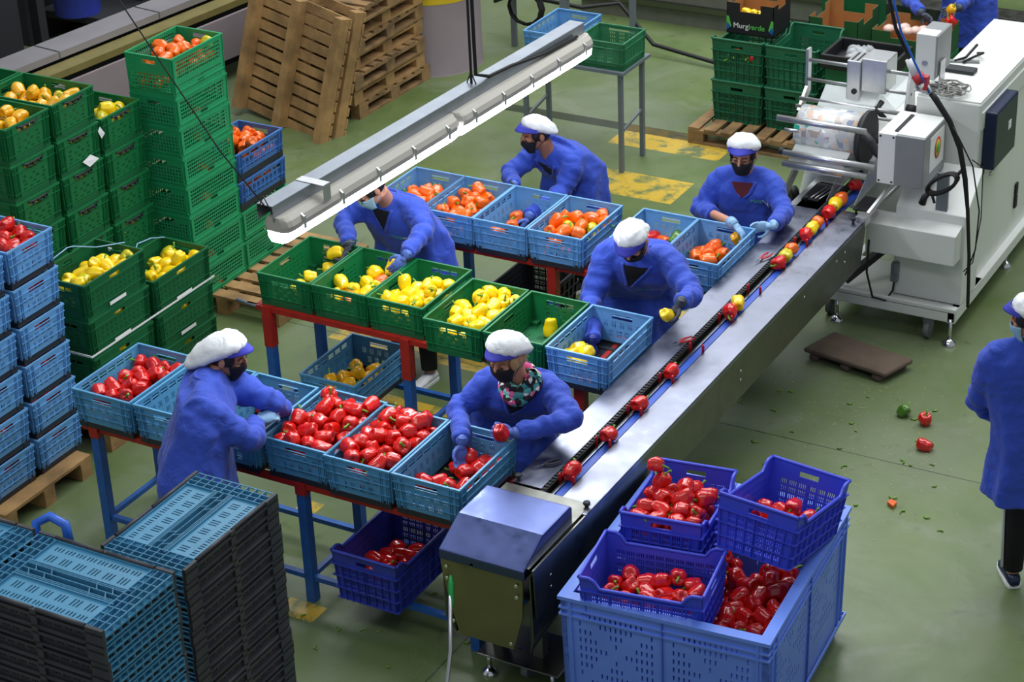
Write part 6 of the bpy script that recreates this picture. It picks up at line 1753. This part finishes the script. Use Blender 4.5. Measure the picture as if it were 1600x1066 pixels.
# scarf of the woman
sc_ = MB()
for j, (rad, zo, th) in enumerate(((.086, .00, .030), (.098, -.032, .030), (.076, .034, .026))):
    pts = []
    nk = aty(816, 598, 8.88)
    for i in range(25):
        t = 2 * math.pi * i / 24
        pts.append(nk + V((math.cos(t) * rad, math.sin(t) * rad * .92 - .012 - .022 * max(0, -math.sin(t)), zo + .040 - .060 * max(0, -math.sin(t)) + .008 * math.sin(3 * t + j))))
    sc_.tube(pts, [th * (1 + .15 * math.sin(4 * 2 * math.pi * i / 24 + j)) for i in range(25)], 10, cap=False)
so = sc_.build('scarf', None)
so.parent = p2; so.location = -V((-5.34, 9.08, 0))
def scarf_mat():
    m = bpy.data.materials.new('flowered_scarf'); m.use_nodes = True; nt = m.node_tree; b = nt.nodes['Principled BSDF']
    tc = nt.nodes.new('ShaderNodeTexCoord'); vo = nt.nodes.new('ShaderNodeTexVoronoi'); vo.inputs['Scale'].default_value = 34
    nt.links.new(tc.outputs['Object'], vo.inputs['Vector'])
    sp = nt.nodes.new('ShaderNodeSeparateColor'); nt.links.new(vo.outputs['Color'], sp.inputs[0])
    cr = nt.nodes.new('ShaderNodeValToRGB'); e = cr.color_ramp; e.interpolation = 'CONSTANT'
    cols = [(0, '0c0f14'), (.34, '3f8f8e'), (.52, '11151b'), (.62, 'd2588e'), (.75, 'e8e0da'), (.83, '7dbfb6'), (.93, '7c2440')]
    while len(e.elements) < len(cols): e.elements.new(.5)
    for el, (p, c) in zip(e.elements, cols): el.position = p; el.color = srgb(c)
    nt.links.new(sp.outputs[0], cr.inputs[0]); nt.links.new(cr.outputs[0], b.inputs['Base Color']); b.inputs['Roughness'].default_value = .8
    return m
so.data.materials.clear(); so.data.materials.append(scarf_mat())
# peppers and cutters held in the hands
pepper(PEP2, 'r', V((.2, .5, -.8)), 0, 'red bell pepper held up by the woman with the scarf')
pepper(PEP3, 'y', V((.1, .6, -.6)), 0, 'yellow bell pepper held by the stooping worker')
pepper(PEP6, 'y', V((.7, .1, .3)), 2, 'yellow bell pepper held by the worker under the lamp')
pepper(PEP4, 'a', V((.3, .5, -.5)), 0, 'orange-yellow bell pepper held by the worker with glasses')
pepper(aty(1486, 14, 16.4), 'a', None, 0, 'amber bell pepper held by the worker at the top edge')
pepper(aty(1487, 32, 16.35), 'r', None, 0, 'red bell pepper held by the worker at the top edge')
def cutter(p, d, n, label, col, L=.17):
    root = empty('pruning_shears', p, 0, label, 'pruning shears')
    d = V(d).normalized(); n = V(n).normalized(); s_ = d.cross(n).normalized()
    for q in (-1, 1):
        h = MB(); h.tube([d * .0, d * -.03 + s_ * .012 * q, d * -.07 + s_ * .020 * q, d * -.11 + s_ * .016 * q], [.005, .007, .008, .006], 8, sq=.7); h.build('handle', col, root)
        bl = MB(); bl.prism([d * 0 + s_ * .004 * q, d * .055 + s_ * .0, d * .01 + s_ * .009 * q], n * .003); bl.build('blade', M['chrome'], root)
    pv = MB(); pv.cyl(-n * .004, n * .006, .006, 10); pv.build('pivot', M['chrome'], root)
    return root
cutter(at(1060, 535, .945), (-.5, -.85, 0), (0, 0, 1), 'red-handled shears on the conveyor plate near the stooping worker', M['redp'])
cutter(at(1188, 405, .945), (-.2, -.9, 0), (0, 0, 1), 'red-handled shears on the conveyor plate near the worker with glasses', M['redp'])
cutter(at(848, 726, .945), (-.6, -.8, 0), (0, 0, 1), 'dark-handled shears on the conveyor plate by the blue hood', M['dark'])
cutter(aty(553, 378, 10.12), (.8, -.1, .5), (0, -1, .2), 'grey shears in the glove of the worker under the lamp', M['tgrey'])
cutter(aty(808, 302, 11.66), (.5, -.2, -.3), (0, -1, .3), 'dark shears in the glove of the worker behind the orange crates', M['dark'])
cutter(aty(416, 642, 8.02), (.3, .3, .8), (0, -1, .2), 'grey shears in the light blue glove of the left worker', M['tgrey'])
for p in PROTOS:
    if id(p) not in USED:
        for ch in list(p.children): bpy.data.objects.remove(ch)
        bpy.data.objects.remove(p)
# fruits past the 300 that show largest, and those buried in the crates, form one object
bpy.context.view_layer.update()
camp = Vector((0, 0, CAM_Z))
peps = [o for o in bpy.data.objects if o.name.startswith('bell_pepper') and o.type == 'MESH']
def rankk(o):
    g = o.get('group', '') + o.get('label', '')
    hidden = -6 if ('belt' in g or 'held' in g or 'floor' in g) else 3.0 if ('hand hole' in g or 'side hole' in g or 'waste' in g) else 0
    return (o.location - camp).length + hidden
peps.sort(key=rankk)
rest = peps[298:]
buried = [o for o in bpy.data.objects if o.name.startswith('buried_peppers')]
mats_ = [PM[c] for c in 'ryogal'] + [M['stem']]
idx = {m.name: i for i, m in enumerate(mats_)}
all_ = MB()
for o in rest + buried:
    for q in [o] + list(o.children):
        me = q.data; mw = (o.matrix_basis if q is o else o.matrix_basis @ q.matrix_basis)
        mi = idx[me.materials[0].name]
        all_.add([mw @ v.co for v in me.vertices], [tuple(p.vertices) for p in me.polygons], mi, True)
for o in rest + buried:
    for ch in list(o.children): bpy.data.objects.remove(ch)
    bpy.data.objects.remove(o)
ao = all_.build('bell_peppers', mats_, fix=False)
tag(ao, 'remaining bell peppers lying deeper in the crates and in the far stacks', 'bell peppers', kind='stuff')

# pieces that are separate in reality become parts of their own
def split_pieces(o, gap=.003):
    me = o.data; n = len(me.vertices); par = list(range(n))
    def fnd(i):
        while par[i] != i: par[i] = par[par[i]]; i = par[i]
        return i
    for p in me.polygons:
        v0 = fnd(p.vertices[0])
        for v in p.vertices[1:]: par[fnd(v)] = v0
    grp = {}
    for i in range(n): grp.setdefault(fnd(i), []).append(i)
    boxes = [[g, Vector([min(me.vertices[i].co[k] for i in g) - gap for k in range(3)]), Vector([max(me.vertices[i].co[k] for i in g) + gap for k in range(3)])] for g in grp.values()]
    merged = True
    while merged:
        merged = False
        for i in range(len(boxes)):
            for j in range(i + 1, len(boxes)):
                A_, B_ = boxes[i], boxes[j]
                if all(A_[1][k] <= B_[2][k] and B_[1][k] <= A_[2][k] for k in range(3)):
                    boxes[i] = [A_[0] + B_[0], Vector([min(A_[1][k], B_[1][k]) for k in range(3)]), Vector([max(A_[2][k], B_[2][k]) for k in range(3)])]
                    del boxes[j]; merged = True; break
            if merged: break
    if len(boxes) < 2: return
    for g, lo, hi in boxes:
        mp_ = {v: i for i, v in enumerate(g)}
        nm = bpy.data.meshes.new(o.name.split('.')[0])
        ps = [p for p in me.polygons if p.vertices[0] in mp_]
        nm.from_pydata([me.vertices[i].co[:] for i in g], [], [[mp_[v] for v in p.vertices] for p in ps])
        for m in me.materials: nm.materials.append(m)
        nm.polygons.foreach_set('material_index', [p.material_index for p in ps]); nm.polygons.foreach_set('use_smooth', [p.use_smooth for p in ps]); nm.update()
        c = o.copy(); c.data = nm; C.objects.link(c)
    bpy.data.objects.remove(o)
for nm in ('foot_plate', 'knob', 'brace', 'latch', 'clamp_knob', 'black_guide_plate', 'bolt', 'screw', 'guide_bar', 'hanging_wire', 'reel_hub', 'roller', 'mask_strap', 'plate_joint', 'printer_detail', 'guide_rod'):
    for o in [q for q in bpy.data.objects if q.name.split('.')[0] == nm]: split_pieces(o)
